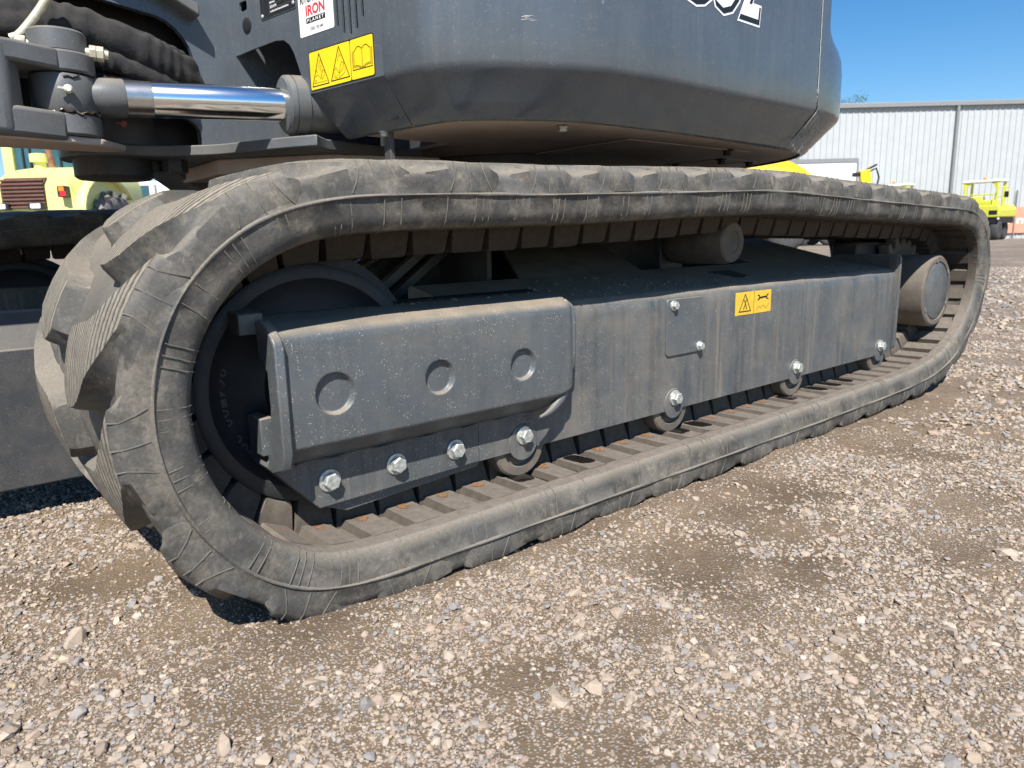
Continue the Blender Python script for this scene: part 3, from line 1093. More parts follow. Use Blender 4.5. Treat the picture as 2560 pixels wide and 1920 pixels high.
# black slab painting the shade of a roof opening near the carrier roller
mb = MB()
mb.add([(1.285, 0.185, 0.4535), (1.345, 0.185, 0.4535), (1.36, 0.262, 0.4690), (1.245, 0.262, 0.4690), (1.285, 0.185, 0.4500), (1.345, 0.185, 0.4500), (1.36, 0.262, 0.4660), (1.245, 0.262, 0.4660)], [(0, 1, 2, 3), (4, 7, 6, 5), (0, 4, 5, 1), (1, 5, 6, 2), (2, 6, 7, 3), (3, 7, 4, 0)])
mb.build('slot_shade', [M_BLACK], FR)
# rear end flange
mb = MB()
poly = roundrect(0.098, 0.345, 0.158, 0.492, 0.018)
mb.prism(poly, ((2.135, 0, 0), (0, 1, 0), (0, 0, 1), (1, 0, 0)), 0.0, 0.014)
mb.build('end_flange', [M_FRAME], FR, bevel=0.002)
# inspection plate
mb = MB()
mb.prism(roundrect(0.868, 1.008, 0.286, 0.423, 0.010), ((0, YF, 0), (1, 0, 0), (0, 0, 1), (0, -1, 0)), -0.002, 0.0045)
mb.build('inspection_plate', [M_COVER], FR, bevel=0.0012)
bolt(FR, (0.892, YF - 0.0045, 0.408), BOLT_S, spin=0.2)
bolt(FR, (0.998, YF - 0.0045, 0.299), BOLT_S, spin=0.5)
# roller bolts with the ear plates hanging under the frame edge
RX = [(0.412, 0.181), (0.905, 0.180), (1.484, 0.180), (2.045, 0.182)]
for i, (x, z) in enumerate(RX):
    bolt(FR, (x, YF - 0.003, z), BOLT, spin=0.3 + i)
    mb = MB()
    pts = [(x - 0.045, 0.149), (x - 0.035, 0.140)]
    for k in range(9):
        a = math.radians(200 + 160 * k / 8)
        pts.append((x + 0.004 + 0.036 * math.cos(a), 0.146 + 0.022 * math.sin(a)))
    pts += [(x + 0.045, 0.149), (x + 0.045, 0.20), (x - 0.045, 0.20)]
    pts = [(a, b) for a, b in pts]
    mb.prism(circle(x, 0.166, 0.0375, 28), ((0, 0, 0), (1, 0, 0), (0, 0, 1), (0, -1, 0)), -(YF + 0.05), -(YF - 0.0028))
    mb.build('roller_ear', [M_FRAME], FR, bevel=0.001)

# front lower plate carrying three more bolts
mb = MB()
mb.prism([(-0.118, 0.232), (-0.034, 0.141), (0.30, 0.1495), (0.30, 0.26), (-0.10, 0.26)], ((0, 0, 0), (1, 0, 0), (0, 0, 1), (0, -1, 0)), -(YF + 0.20), -YF)
mb.build('front_plate', [M_FRAME], FR, bevel=0.0015)
for i, x in enumerate((-0.014, 0.114, 0.243)):
    bolt(FR, (x, YF, 0.186), BOLT, spin=0.1 + 0.7 * i)
# slide plate under it
mb = MB()
mb.prism([(-0.030, 0.1415), (0.02, 0.120), (0.300, 0.136), (0.318, 0.150), (0.31, 0.168), (-0.02, 0.168)], ((0, 0, 0), (1, 0, 0), (0, 0, 1), (0, -1, 0)), -(YF + 0.04), -(YF + 0.012))
mb.build('slide_plate', [M_COVER], FR, bevel=0.0012)

# pressed spring cover: bulged sheet with three round dimples, rolled right edge, bent front rim
CV = part('spring_cover', 'bulged front cover with three round dimples')
YC = 0.058
dims = [(-0.017, 0.342, 0.0345), (0.181, 0.340, 0.0315), (0.372, 0.338, 0.0315)]
nu, nv = 300, 96
X0, X1 = -0.098, 0.522
prof = []   # outline from the roof round the shoulder down the face and back under
prof += [(0.215, 0.4665), (0.16, 0.4615), (0.118, 0.4570), (0.098, 0.4540)]
prof.append((0.086, 0.4495))
for i in range(0, 9):
    a = math.radians(22 + 68 * i / 8)
    prof.append((0.0795 - 0.0215 * math.sin(a), 0.4262 + 0.0215 * math.cos(a)))
face_top, face_bot = prof[-1][1], 0.268
for i in range(1, 100):
    t = i / 99
    prof.append((YC - 0.002 * math.sin(math.pi * t), face_top + (face_bot - face_top) * t))
for i in range(1, 8):
    a = math.radians(70 * i / 7)
    prof.append((YC + 0.010 * (1 - math.cos(a)), face_bot - 0.009 * math.sin(a)))
prof += [(0.080, 0.243), (0.098, 0.232), (0.1085, 0.2265)]
rows = []
for i in range(nu + 1):
    u = i / nu
    x = X0 + (X1 - X0) * u
    # rolled right end
    e = max(0.0, (x - (X1 - 0.032)) / 0.032)
    back = (1 - math.sqrt(max(0.0, 1 - e * e))) if e > 0 else 0.0
    row = []
    for (y, z) in prof:
        yy = y + (YF - 0.004 - y) * back * 0.62 if y < YF else y
        # right end lower corner rounds up
        if x > X1 - 0.06 and z < 0.29:
            f = ((x - (X1 - 0.06)) / 0.06)
            z2 = z + (0.034 * f * f) * min(1.0, (0.29 - z) / 0.05)
        else:
            z2 = z
        for (cx, cz, r) in dims:
            d = math.hypot(x - cx, z - cz)
            if d < r and y < 0.07:
                q = min(1.0, max(0.0, (r - d) / 0.0055))
                yy += 0.0095 * (q * q * (3 - 2 * q))
        row.append((x, yy, z2))
    rows.append(row)
mb = MB()
mb.grid(rows)
cov = mb.build('pressed_sheet', [M_COVER], CV, smooth=38)
sol = cov.modifiers.new('thickness', 'SOLIDIFY')
sol.thickness = 0.005
sol.offset = -1
# rolled lip under the right end
lip = [(X1 - 0.010, YC + 0.030, 0.449), (X1 - 0.005, YC + 0.018, 0.437), (X1 - 0.003, YC + 0.013, 0.415), (X1 - 0.0025, YC + 0.013, 0.36), (X1 - 0.0025, YC + 0.016, 0.32)]
for i in range(14):
    t = i / 13
    lip.append((X1 - 0.004 - 0.10 * t ** 1.3, YC + 0.022 - 0.016 * t, 0.300 - 0.075 * math.sin(t * math.pi * 0.5)))
MB().tube(lip, [0.004, 0.006, 0.0065, 0.0065, 0.0065] + [0.0105 - 0.007 * abs(2 * i / 13 - 0.9) for i in range(14)], n=10).build('rolled_lip', [M_COVER], CV, smooth=60)
# bent front rim: faces the front-left, with a saw-cut notch
def rimpoly(pts, d):
    mb = MB()
    mb.prism(pts, ((0, 0, 0), (0, 1, 0), (0, 0, 1), (1, 0, 0)), d[0], d[1])
    return mb
rim = [(0.046, 0.425), (0.046, 0.262), (0.058, 0.235), (0.096, 0.222), (0.108, 0.228), (0.112, 0.268), (0.103, 0.285), (0.100, 0.300), (0.086, 0.310), (0.082, 0.33), (0.082, 0.385), (0.098, 0.398), (0.110, 0.405), (0.115, 0.46), (0.095, 0.462), (0.072, 0.452), (0.054, 0.438)]
rimpoly(rim, (-0.113, -0.097)).build('front_rim', [M_COVER], CV, bevel=0.0025)
rimpoly([(0.112, 0.44), (0.112, 0.472), (0.21, 0.478), (0.21, 0.445)], (-0.138, -0.10)).build('rim_ear', [M_COVER], CV, bevel=0.002)
rimpoly([(0.106, 0.25), (0.106, 0.31), (0.16, 0.31), (0.16, 0.25)], (-0.122, -0.10)).build('rim_ear', [M_COVER], CV, bevel=0.002)
# dirt lying in the weld groove under the cover
mb = MB()
pts = []
for i in range(40):
    t = i / 39
    pts.append((-0.07 + 0.50 * t, YF - 0.003 - 0.001 * math.sin(i * 1.7), 0.224 + 0.0022 * math.sin(i * 0.9) + 0.0025 * t))
mb.tube(pts, [0.003 + 0.0012 * math.sin(i * 2.1) for i in range(40)], n=6)
mb.build('weld_bead', [M_FRAME], CV, smooth=60)

# idler wheel with cast number
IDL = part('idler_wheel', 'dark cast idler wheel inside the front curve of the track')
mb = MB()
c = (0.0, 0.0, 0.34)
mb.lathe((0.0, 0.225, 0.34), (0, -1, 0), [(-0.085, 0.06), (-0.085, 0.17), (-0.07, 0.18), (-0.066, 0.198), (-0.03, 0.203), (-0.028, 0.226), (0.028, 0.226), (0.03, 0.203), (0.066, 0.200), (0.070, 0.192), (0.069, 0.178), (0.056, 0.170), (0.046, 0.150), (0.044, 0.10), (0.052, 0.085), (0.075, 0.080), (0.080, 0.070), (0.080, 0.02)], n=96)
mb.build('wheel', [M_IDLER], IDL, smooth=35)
mb = MB()
txt = '200102 001468'
for i, ch in enumerate(txt):
    a = math.radians(240 - i * 6.2)
    r = 0.156
    o = Vector((r * math.cos(a), 0.225 - 0.0485, 0.34 + r * math.sin(a)))
    U = Vector((math.sin(a), 0, -math.cos(a)))          # read from the hub side, tops to the hub
    V = Vector((-math.cos(a), 0, -math.sin(a)))
    if ch == ' ':
        continue
    U = -U
    place_text(mb, ch, (o, U, V, (0, -1, 0)), -0.007, 0.007, -0.010, 0.010, 0.0, bold=0.01)
mb.build('cast_number', [M_DARK], IDL)

# track rollers under the frame
for i, (x, z) in enumerate(RX):
    RO = part('track_roller')
    mb = MB()
    mb.lathe((x, 0.213, 0.157), (0, -1, 0), [(-0.10, 0.03), (-0.10, 0.064), (-0.06, 0.066), (-0.056, 0.05), (0.056, 0.05), (0.060, 0.066), (0.092, 0.066), (0.096, 0.062), (0.0965, 0.045), (0.088, 0.042), (0.088, 0.02)], n=48)
    mb.build('roller_body', [M_WEAR], RO, smooth=35)
    MB().cyl((x, 0.126, 0.157), (x, 0.112, 0.157), 0.026, n=24).build('axle_end', [M_FRAME], RO, smooth=40)

# carrier roller holding up the upper run
CR = part('carrier_roller', 'short carrier roller holding up the upper run of the track')
mb = MB()
mb.lathe((1.20, 0.34, 0.552), (0, -1, 0), [(-0.02, 0.04), (0.0, 0.055), (0.02, 0.059), (0.17, 0.058), (0.186, 0.054), (0.190, 0.049), (0.189, 0.030), (0.187, 0.029), (0.187, 0.004)], n=40)
mb.build('roller_body', [M_WEAR], CR, smooth=35)
MB().box(1.15, 1.25, 0.352, 0.372, 0.44, 0.59).build('bracket', [M_DARK], CR, bevel=0.003)

# final drive, hub cover and sprocket
FD = part('final_drive', 'round final drive housing with dusty cover disc')
mb = MB()
cx, cz = 2.425, 0.348
mb.lathe((cx, 0.40, cz), (0, -1, 0), [(0, 0.12), (0.05, 0.155), (0.10, 0.155), (0.105, 0.132), (0.31, 0.132), (0.318, 0.130), (0.3225, 0.124), (0.3225, 0.109), (0.317, 0.107), (0.317, 0.05)], n=64)
mb.build('housing', [M_WEAR], FD, smooth=35)
hubcov = MB()
hubcov.lathe((cx, 0.0832, cz), (0, -1, 0), [(0, 0.103), (0.004, 0.103), (0.0065, 0.099), (0.0065, 0.03)], n=64)
hubcov.build('hub_cover', [M_COVER], FD, smooth=35)
for a in (35, 100, 215, 330):
    r = 0.113
    MB().lathe((cx + r * math.cos(math.radians(a)), 0.0785, cz + r * math.sin(math.radians(a))), (0, -1, 0), [(0, 0.009), (0.003, 0.009), (0.0035, 0.0075), (0.0015, 0.004)], n=16).build('screw', [M_FRAME], FD, smooth=35)
mb = MB()
teeth = []
nt_ = 21
for i in range(nt_ * 4):
    a = 2 * math.pi * i / (nt_ * 4)
    r = (0.175, 0.215, 0.215, 0.175)[i % 4]
    teeth.append((cx + r * math.cos(a), cz + r * math.sin(a)))
mb.prism(teeth, ((0, 0, 0), (1, 0, 0), (0, 0, 1), (0, -1, 0)), -0.245, -0.205)
mb.build('sprocket', [M_WEAR], FD, bevel=0.003)
MB().box(2.16, 2.40, 0.26, 0.36, 0.46, 0.53).build('drive_bracket', [M_DARK], FD, bevel=0.01)

# centre frame: pedestal, sloping legs, struts, hose spring
XF = part('centre_frame', 'dark steel centre frame between the tracks')
mb = MB()
mb.add([(0.60, 0.325, 0.480), (1.045, 0.325, 0.480), (1.17, 0.70, 0.600), (0.80, 0.70, 0.600), (0.60, 0.33, 0.30), (1.045, 0.33, 0.30), (1.17, 0.70, 0.40), (0.80, 0.70, 0.40)],
       [(0, 1, 2, 3), (4, 7, 6, 5), (0, 4, 5, 1), (1, 5, 6, 2), (2, 6, 7, 3), (3, 7, 4, 0)])
mb.build('leg', [M_DARK], XF, bevel=0.006)
mb = MB()
mb.add([(1.60, 0.325, 0.480), (2.12, 0.325, 0.480), (1.95, 0.72, 0.600), (1.52, 0.72, 0.600), (1.60, 0.33, 0.30), (2.12, 0.33, 0.30), (1.95, 0.72, 0.40), (1.52, 0.72, 0.40)],
       [(0, 1, 2, 3), (4, 7, 6, 5), (0, 4, 5, 1), (1, 5, 6, 2), (2, 6, 7, 3), (3, 7, 4, 0)])
mb.build('leg', [M_DARK], XF, bevel=0.006)
mb = MB()
mb.prism([(0.72, 0.66), (2.0, 0.66), (2.12, 0.9), (2.12, 1.3), (2.0, 1.54), (0.72, 1.54), (0.55, 1.3), (0.55, 0.9)], ((0, 0, 0), (1, 0, 0), (0, 1, 0), (0, 0, 1)), 0.30, 0.60)
mb.build('pedestal', [M_DARK], XF, bevel=0.01)
for s in (1,):
    mb = MB()
    mb.add([(0.60, 1.875, 0.480), (1.045, 1.875, 0.480), (1.17, 1.50, 0.600), (0.80, 1.50, 0.600), (0.60, 1.87, 0.30), (1.045, 1.87, 0.30), (1.17, 1.50, 0.40), (0.80, 1.50, 0.40)],
           [(0, 1, 2, 3), (4, 7, 6, 5), (0, 4, 5, 1), (1, 5, 6, 2), (2, 6, 7, 3), (3, 7, 4, 0)])
    mb.build('leg', [M_DARK], XF, bevel=0.006)
# bright narrow struts and stiffener plate between them
for (a, b) in (((0.325, 0.55, 0.445), (0.500, 0.55, 0.566)), ((0.385, 0.55, 0.442), (0.566, 0.55, 0.568))):
    m2 = MB()
    m2.beam(a, b, 0.02, 0.022, upv=(0, 0, 1))
    m2.build('strut', [M_COVER], XF, bevel=0.0015)
MB().box(0.30, 0.80, 0.60, 0.614, 0.36, 0.60).build('web_plate', [M_DARK], XF, bevel=0.002)
MB().box(0.56, 0.575, 0.40, 0.60, 0.40, 0.585).build('web_plate', [M_DARK], XF, bevel=0.002)
# hose with wire guard
mb = MB()
a, b = Vector((0.218, 0.50, 0.492)), Vector((0.40, 0.50, 0.575))
d = (b - a).normalized()
e = d.orthogonal().normalized()
g2 = d.cross(e)
turns, pts = 34, []
for i in range(turns * 10 + 1):
    t = i / (turns * 10)
    ang = 2 * math.pi * turns * t
    pts.append(a + (b - a) * t + 0.0155 * (math.cos(ang) * e + math.sin(ang) * g2))
mb.tube(pts, 0.0021, n=5)
mb.build('wire_guard', [M_BRUSHED], XF, smooth=60)
MB().cyl(a - d * 0.02, b + d * 0.2, 0.013, n=14).build('hose', [M_BLACK], XF, smooth=50)
mb = MB()
mb.tube([(0.165, 0.50, 0.60), (0.180, 0.50, 0.57), (0.200, 0.50, 0.54), (0.212, 0.498, 0.515), (0.222, 0.495, 0.495)], 0.0065, n=8)
mb.build('pipe', [M_COVER], XF, smooth=60)

# dozer-blade arm seen past the front of the near track
BA = part('blade_arm', 'flat-sided blade arm with its shade put into dark paint, behind the front of the near track')
mb = MB()
mb.box(-0.75, 0.55, 0.85, 0.97, 0.071, 0.372)
mb.build('arm_box', [M_DARK], BA, bevel=0.004)  # dark paint stands in for the shade lying on this arm
mb = MB()
mb.add([(-0.75, 0.855, 0.372), (0.5, 0.855, 0.372), (0.5, 0.90, 0.446), (-0.75, 0.90, 0.446), (0.5, 0.965, 0.446), (-0.75, 0.965, 0.446), (-0.75, 0.965, 0.372), (0.5, 0.965, 0.372)],
       [(0, 1, 2, 3), (3, 2, 4, 5), (5, 4, 7, 6), (0, 3, 5, 6), (1, 7, 4, 2)])
mb.build('arm_cap', [M_DARK], BA, bevel=0.002)

# far side track frame
FF = part('track_frame', 'far side track frame in deep shade')
mb = MB()
mb.prism([(-0.34, 0.20), (-0.22, 0.15), (2.1, 0.15), (2.1, 0.44), (-0.32, 0.46)], ((0, 0, 0), (1, 0, 0), (0, 0, 1), (0, 1, 0)), 1.84, 2.07)
mb.build('frame_box', [M_FRAME], FF, bevel=0.015)
wheel_far = [o for o in IDL.children if o.name.startswith('wheel')][0]
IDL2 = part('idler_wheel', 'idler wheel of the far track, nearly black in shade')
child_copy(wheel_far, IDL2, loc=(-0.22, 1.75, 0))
# crumbs of dirt lying on the roof of the track frame
mb = MB()
rr = random.Random(21)
def crumb(p, r):
    k = 7
    ring = [Vector(p) + Vector((r * math.cos(2 * math.pi * i / k) * rr.uniform(0.6, 1.2), r * math.sin(2 * math.pi * i / k) * rr.uniform(0.6, 1.2), 0)) for i in range(k)]
    top = Vector(p) + Vector((rr.uniform(-0.3, 0.3) * r, rr.uniform(-0.3, 0.3) * r, r * rr.uniform(0.5, 0.9)))
    mb.add(ring + [top], [(i, (i + 1) % k, k) for i in range(k)])
for i in range(420):
    x = rr.choice((rr.uniform(0.52, 1.2), rr.uniform(0.0, 2.1)))
    y = 0.145 + abs(rr.gauss(0, 0.07))
    if y > 0.32 or (x < 0.54 and y > 0.2):
        continue
    z = 0.443 + (y - 0.142) * 0.207 if x > 0.53 else 0.4575 + (y - 0.118) * 0.085
    crumb((x, y, z), rr.choice((0.002, 0.0025, 0.003, 0.004, 0.0065)))
mb.build('dirt_crumbs', [plain('dry_dirt', (0.20, 0.155, 0.105), rough=0.95, var=0.5, scale=40)], FR, kind='stuff')
# ------------------------------------------------------------------ upper structure
def catmull(pts, m=8, closed=False):
    out = []
    n = len(pts)
    P = [Vector(p) for p in pts]
    rng = range(n if closed else n - 1)
    for i in rng:
        p0 = P[(i - 1) % n] if (closed or i > 0) else P[0]
        p1, p2 = P[i], P[(i + 1) % n]
        p3 = P[(i + 2) % n] if (closed or i + 2 < n) else P[-1]
        for k in range(m):
            t = k / m
            out.append(0.5 * ((2 * p1) + (-p0 + p2) * t + (2 * p0 - 5 * p1 + 4 * p2 - p3) * t * t + (-p0 + 3 * p1 - 3 * p2 + p3) * t ** 3))
    if not closed:
        out.append(P[-1])
    return out

UB = part('upper_body', 'dark grey bodywork with rounded corners above the near track')
# plan outline of the widest level: near front corner, straight side, rounded tail, far side
near = [(0.2970, 0.385), (0.3065, 0.325), (0.330, 0.255), (0.385, 0.196), (0.480, 0.139), (0.596, 0.094), (0.70, 0.082), (0.86, 0.080), (1.05, 0.085), (1.25, 0.092), (1.42, 0.099), (1.51, 0.103)]
tail = [(1.515, 0.103), (1.60, 0.112), (1.68, 0.128), (1.76, 0.160), (1.86, 0.235), (1.96, 0.36), (2.05, 0.56), (2.10, 0.82), (2.11, 1.10), (2.10, 1.38), (2.05, 1.64), (1.96, 1.84), (1.86, 1.965), (1.68, 2.07), (1.5, 2.10), (1.0, 2.11), (0.55, 2.10), (0.33, 1.95), (0.297, 1.75)]
def flare(p):
    # the lower bevel grows wider towards the tail on the near side
    q = min(1.0, max(0.0, (p.x - 0.95) / 0.70))
    r = min(1.0, max(0.0, (1.3 - p.y) / 0.5))
    return 1.0 + 0.30 * q * q * (3 - 2 * q) * r
def inset_curve(c, d, closed=False):
    out = []
    n = len(c)
    for i, p in enumerate(c):
        a, b = c[max(i - 1, 0)], c[min(i + 1, n - 1)]
        t = (b - a).normalized()
        nn = Vector((-t.y, t.x))          # left of travel = inward for this outline
        out.append(p + nn * (d * flare(p)))
    return out
LEV = [(0.8120, 0.082), (0.8130, 0.074), (0.817, 0.0685), (0.845, 0.0475), (0.872, 0.0270), (0.889, 0.0135), (0.896, 0.0075), (0.903, 0.003), (0.912, 0.0), (1.00, 0.0), (1.3, 0.0), (1.9, 0.0)]
def skin(curve, name, lev, mat, parent):
    rows = []
    for z, d in lev:
        rows.append([Vector((p.x, p.y, z)) for p in inset_curve(curve, d)])
    mb = MB()
    mb.grid(rows)
    return mb.build(name, mat, parent, smooth=50)
near_c = catmull([Vector((a, b)) for a, b in near], 7)
tail_c = catmull([Vector((a, b)) for a, b in tail], 7)
side = skin(near_c, 'side_panel', LEV, [M_BODY], UB)
# counterweight has a shoulder and draws in above it
LEVT = [(z, d) for z, d in LEV if z < 0.95] + [(1.03, 0.0), (1.07, 0.004), (1.10, 0.014), (1.125, 0.034), (1.15, 0.052), (1.19, 0.064), (1.3, 0.070), (1.9, 0.075)]
LEVN = [(z, d) for z, d in LEV if z < 0.95] + [(1.3, 0.0), (1.9, 0.0)]
rows = []
for (z, d), (z2, d2) in zip(LEVT, LEVT):
    cur = inset_curve(tail_c, 1.0)
    base = tail_c
    row = []
    n = len(base)
    for i, p in enumerate(base):
        a, b = base[max(i - 1, 0)], base[min(i + 1, n - 1)]
        t = (b - a).normalized()
        f = min(1.0, max(0.0, (i - 5) / 10.0)) if z > 0.95 else 1.0
        q = p + Vector((-t.y, t.x)) * (d * f * (flare(p) if z < 0.95 else 1.0))
        row.append(Vector((q.x + (0.0022 if i == 0 else 0), q.y, z)))
    rows.append(row)
mb = MB()
mb.grid(rows)
tl = mb.build('counterweight', [M_BODY], UB, smooth=50)
# dark strip behind the panel gap, lid, inner walls
MB().box(1.50, 1.53, 0.112, 0.125, 0.925, 1.9).build('gap_backing', [M_BLACK], UB)
mb = MB()
outl = [(p.x, p.y) for p in near_c] + [(p.x, p.y) for p in tail_c]
mb.prism(outl + [(0.9, 1.6), (0.9, 0.66), (0.36, 0.60)], ((0, 0, 0), (1, 0, 0), (0, 1, 0), (0, 0, 1)), 1.88, 1.9)
mb.build('roof', [M_BODY], UB)
mb = MB()
mb.box(0.345, 0.36, 0.42, 0.63, 0.83, 1.88)
mb.box(0.36, 0.95, 0.62, 0.635, 0.83, 1.88)
mb.box(0.935, 0.95, 0.635, 1.60, 0.83, 1.88)
mb.box(0.36, 0.95, 1.60, 1.615, 0.83, 1.88)
mb.build('inner_wall', [M_DARK], UB)

# front face: flat panel leaning a little in plan, with vent slots and the arch over the swing cylinder
FO = Vector((0.36245, 0, 0))
FD_ = Vector((-0.17, 1, 0))
FU = Vector((0.1676, -0.98585, 0)); FV = Vector((0, 0, 1)); FW = Vector((-0.98585, -0.1676, 0))
def fpt(y):   # distance along FU for a given world y
    return -y * math.sqrt(1 + 0.17 ** 2)
FF_ = (FO, FU, FV, FW)
U = fpt
arch = [(U(0.638), 0.905), (U(0.650), 0.915), (U(0.660), 0.938), (U(0.672), 0.968), (U(0.686), 1.000), (U(0.700), 1.020), (U(0.722), 1.034), (U(0.755), 1.039), (U(0.85), 1.0375), (U(0.952), 1.034)]
outer = [(U(0.952), 1.034), (U(0.956), 1.9), (U(0.385), 1.9), (U(0.385), 0.905)] + arch[:-1]
outer = outer[::-1]
vents = []
for y, zb, zt in ((0.5225, 1.0225, 1.20), (0.5020, 1.0045, 1.22), (0.4805, 0.9985, 1.225), (0.4600, 1.0055, 1.22), (0.4390, 1.0245, 1.20)):
    vents.append(stadium(U(y), zb + 0.005, zt, 0.0046))
plug = circle(U(0.868), 1.094, 0.0185, 20)
hole = roundrect(U(0.895), U(0.862), 1.128, 1.150, 0.006)
mb = MB()
mb.holed(outer, vents + [plug, hole], FF_, -0.005, 0.0)
mb.build('front_panel', [M_BODY], UB)
MB().lathe(FO + FU * U(0.868) + FV * 1.094, FW, [(-0.006, 0.0184), (0.0015, 0.0184), (0.003, 0.016), (0.0035, 0.005)], n=24).build('plug', [M_BLACK], UB, smooth=40)
# lower bevel of the front face
rows = []
for (z, d) in LEV[:9]:
    rows.append([FO + FU * U(y0) + FV * (z if z < 0.904 else min(z, 0.906)) - FW * (d * 1.0) for y0 in ((0.385 + 0.0), 0.45, 0.52, 0.58, 0.638 - 0.028 * (0.912 - z) / 0.1)])
mb = MB()
mb.grid(rows)
sk = mb.build('front_skirt', [M_BODY], UB, smooth=50)
# polished scuffed corner bead
# belly plates
lipn = inset_curve(near_c, 0.074)
lipt = inset_curve(tail_c, 0.074)
belly = [(p.x, p.y) for p in lipn] + [(p.x, p.y) for p in lipt][1:]
belly += [(0.62, 1.70), (0.62, 0.62), (0.36, 0.60)]
dd = []
for p in belly:
    if not dd or math.hypot(p[0] - dd[-1][0], p[1] - dd[-1][1]) > 0.004:
        dd.append(p)
belly = dd
BEL = part('belly_plate', 'dusty brown underside of the bodywork with bolts and a slotted hatch')
hatch = [(1.60, 0.46), (1.80, 0.46), (1.92, 0.66), (1.92, 0.84), (1.60, 0.84)]
holes = [circle(0.98, 0.36, 0.022, 16), hatch]
mb = MB()
mb.holed(belly, holes, ((0, 0, 0), (1, 0, 0), (0, 1, 0), (0, 0, 1)), 0.818, 0.826)
mb.build('plate', [M_BELLY], BEL)
hh = [(1.603, 0.463), (1.798, 0.463), (1.917, 0.662), (1.917, 0.837), (1.603, 0.837)]
slots = []
for i in range(9):
    x = 1.630 + i * 0.030
    y0, y1 = 0.495 + max(0, i - 4) * 0.050, 0.70 + i * 0.008
    slots.append([(x, y0), (x + 0.011, y0), (x + 0.011, y1), (x, y1)])
mb = MB()
mb.holed(hh, slots, ((0, 0, 0), (1, 0, 0), (0, 1, 0), (0, 0, 1)), 0.815, 0.820)
mb.build('slotted_hatch', [M_BELLY], BEL)
MB().box(1.58, 1.94, 0.44, 0.86, 0.86, 0.87).build('hatch_dark_sheet', [M_BLACK], BEL)  # black sheet stands in for the dark hollow behind the slots
for (x, y) in ((1.585, 0.64), (1.615, 0.478), (1.79, 0.485), (1.895, 0.70), (1.40, 0.31), (1.585, 0.80), (0.66, 0.24), (1.3, 0.62), (0.36, 0.50)):
    bolt(BEL, (x, y, 0.8155), BOLT_D if x > 0.7 else BOLT_S, axis=(0, 0, -1), spin=x * 7)
# cover plates seams on the belly
mb = MB()
mb.prism([(0.95, 0.30), (1.50, 0.30), (1.56, 0.36), (1.56, 0.86), (0.95, 0.86)], ((0, 0, 0), (1, 0, 0), (0, 1, 0), (0, 0, 1)), 0.8135, 0.8165)
mb.build('cover_plate', [M_BELLY], BEL, bevel=0.001)
# drain stub and bracket leg seen under the front corner
MB().beam((0.37, 0.50, 0.82), (0.372, 0.50, 0.70), 0.028, 0.012, upv=(1, 0, 0)).build('bracket_leg', [M_DARK], BEL, bevel=0.002)

# slew ring
SR = part('slew_ring')
mb = MB()
mb.lathe((1.25, 1.10, 0.60), (0, 0, 1), [(0, 0.50), (0.05, 0.52), (0.10, 0.52), (0.105, 0.50), (0.14, 0.50), (0.145, 0.54), (0.215, 0.54)], n=80)
mb.build('ring', [M_DARK], SR, smooth=35)
for i in range(40):
    a = 2 * math.pi * i / 40
    if math.sin(a) < 0.2:
        bolt(SR, (1.25 + 0.515 * math.cos(a), 1.10 + 0.515 * math.sin(a), 0.745), BOLT_S, axis=(0, 0, -1))

# ---- stickers and plates (flat print, a fraction of a millimetre proud)
def stick_front(name, label):
    o = part(name, label)
    return o
# yellow warning sticker
YS = stick_front('warning_sticker', 'yellow warning sticker with two triangles and a book')
mb = MB()
mb.prism(roundrect(U(0.631), U(0.409), 0.9085, 0.9915, 0.006), FF_, 0.0003, 0.0007)
mb.build('border', [M_BLACKINK], YS)
mb = MB()
mb.prism(roundrect(U(0.6285), U(0.4865), 0.911, 0.989, 0.004), FF_, 0.0005, 0.0011)
mb.prism(roundrect(U(0.4845), U(0.4115), 0.911, 0.989, 0.004), FF_, 0.0005, 0.0011)
mb.build('yellow_ground', [M_YELLOW], YS)
mb = MB()
def stroke(pts, w, closed=False, frame=FF_, d=0.0014):
    for q in polyline_strip(pts, w, closed):
        mb.add([frame[0] + frame[1] * a + frame[2] * b + frame[3] * d for a, b in q], [(0, 1, 2, 3)])
def tri(y0, y1, yt, zb, zt):
    stroke([(U(y0), zb), (U(y1), zb), (U(yt), zt)], 0.0022, True)
tri(0.6225, 0.5625, 0.593, 0.9175, 0.9825)
tri(0.5545, 0.4915, 0.523, 0.9195, 0.9845)
def yl(pts, w=0.0007, closed=False):
    stroke([(U(a), b) for a, b in pts], w, closed)
# little excavator outlines inside the triangles
yl([(0.617, 0.9235), (0.569, 0.9235)])
yl([(0.611, 0.937), (0.600, 0.940), (0.592, 0.930), (0.585, 0.946), (0.584, 0.958), (0.590, 0.970), (0.594, 0.964), (0.589, 0.956), (0.592, 0.945)], 0.0009)
yl([(0.588, 0.928), (0.577, 0.936), (0.577, 0.946), (0.583, 0.947), (0.587, 0.940)], 0.0008, True)
yl([(0.612, 0.9235), (0.612, 0.929), (0.608, 0.929), (0.608, 0.9235)], 0.0009)
yl([(0.602, 0.944), (0.606, 0.949), (0.603, 0.951)], 0.0009)
yl([(0.598, 0.960), (0.594, 0.955), (0.597, 0.950)], 0.0009)
yl([(0.546, 0.938), (0.536, 0.944), (0.526, 0.931), (0.514, 0.938), (0.508, 0.949), (0.515, 0.953), (0.521, 0.945), (0.526, 0.931)], 0.0009)
yl([(0.546, 0.938), (0.541, 0.926), (0.534, 0.922), (0.533, 0.929)], 0.0009)
yl([(0.526, 0.931), (0.527, 0.922), (0.507, 0.930), (0.505, 0.940)], 0.0008)
yl([(0.529, 0.956), (0.527, 0.964), (0.519, 0.968), (0.516, 0.962)], 0.0008)
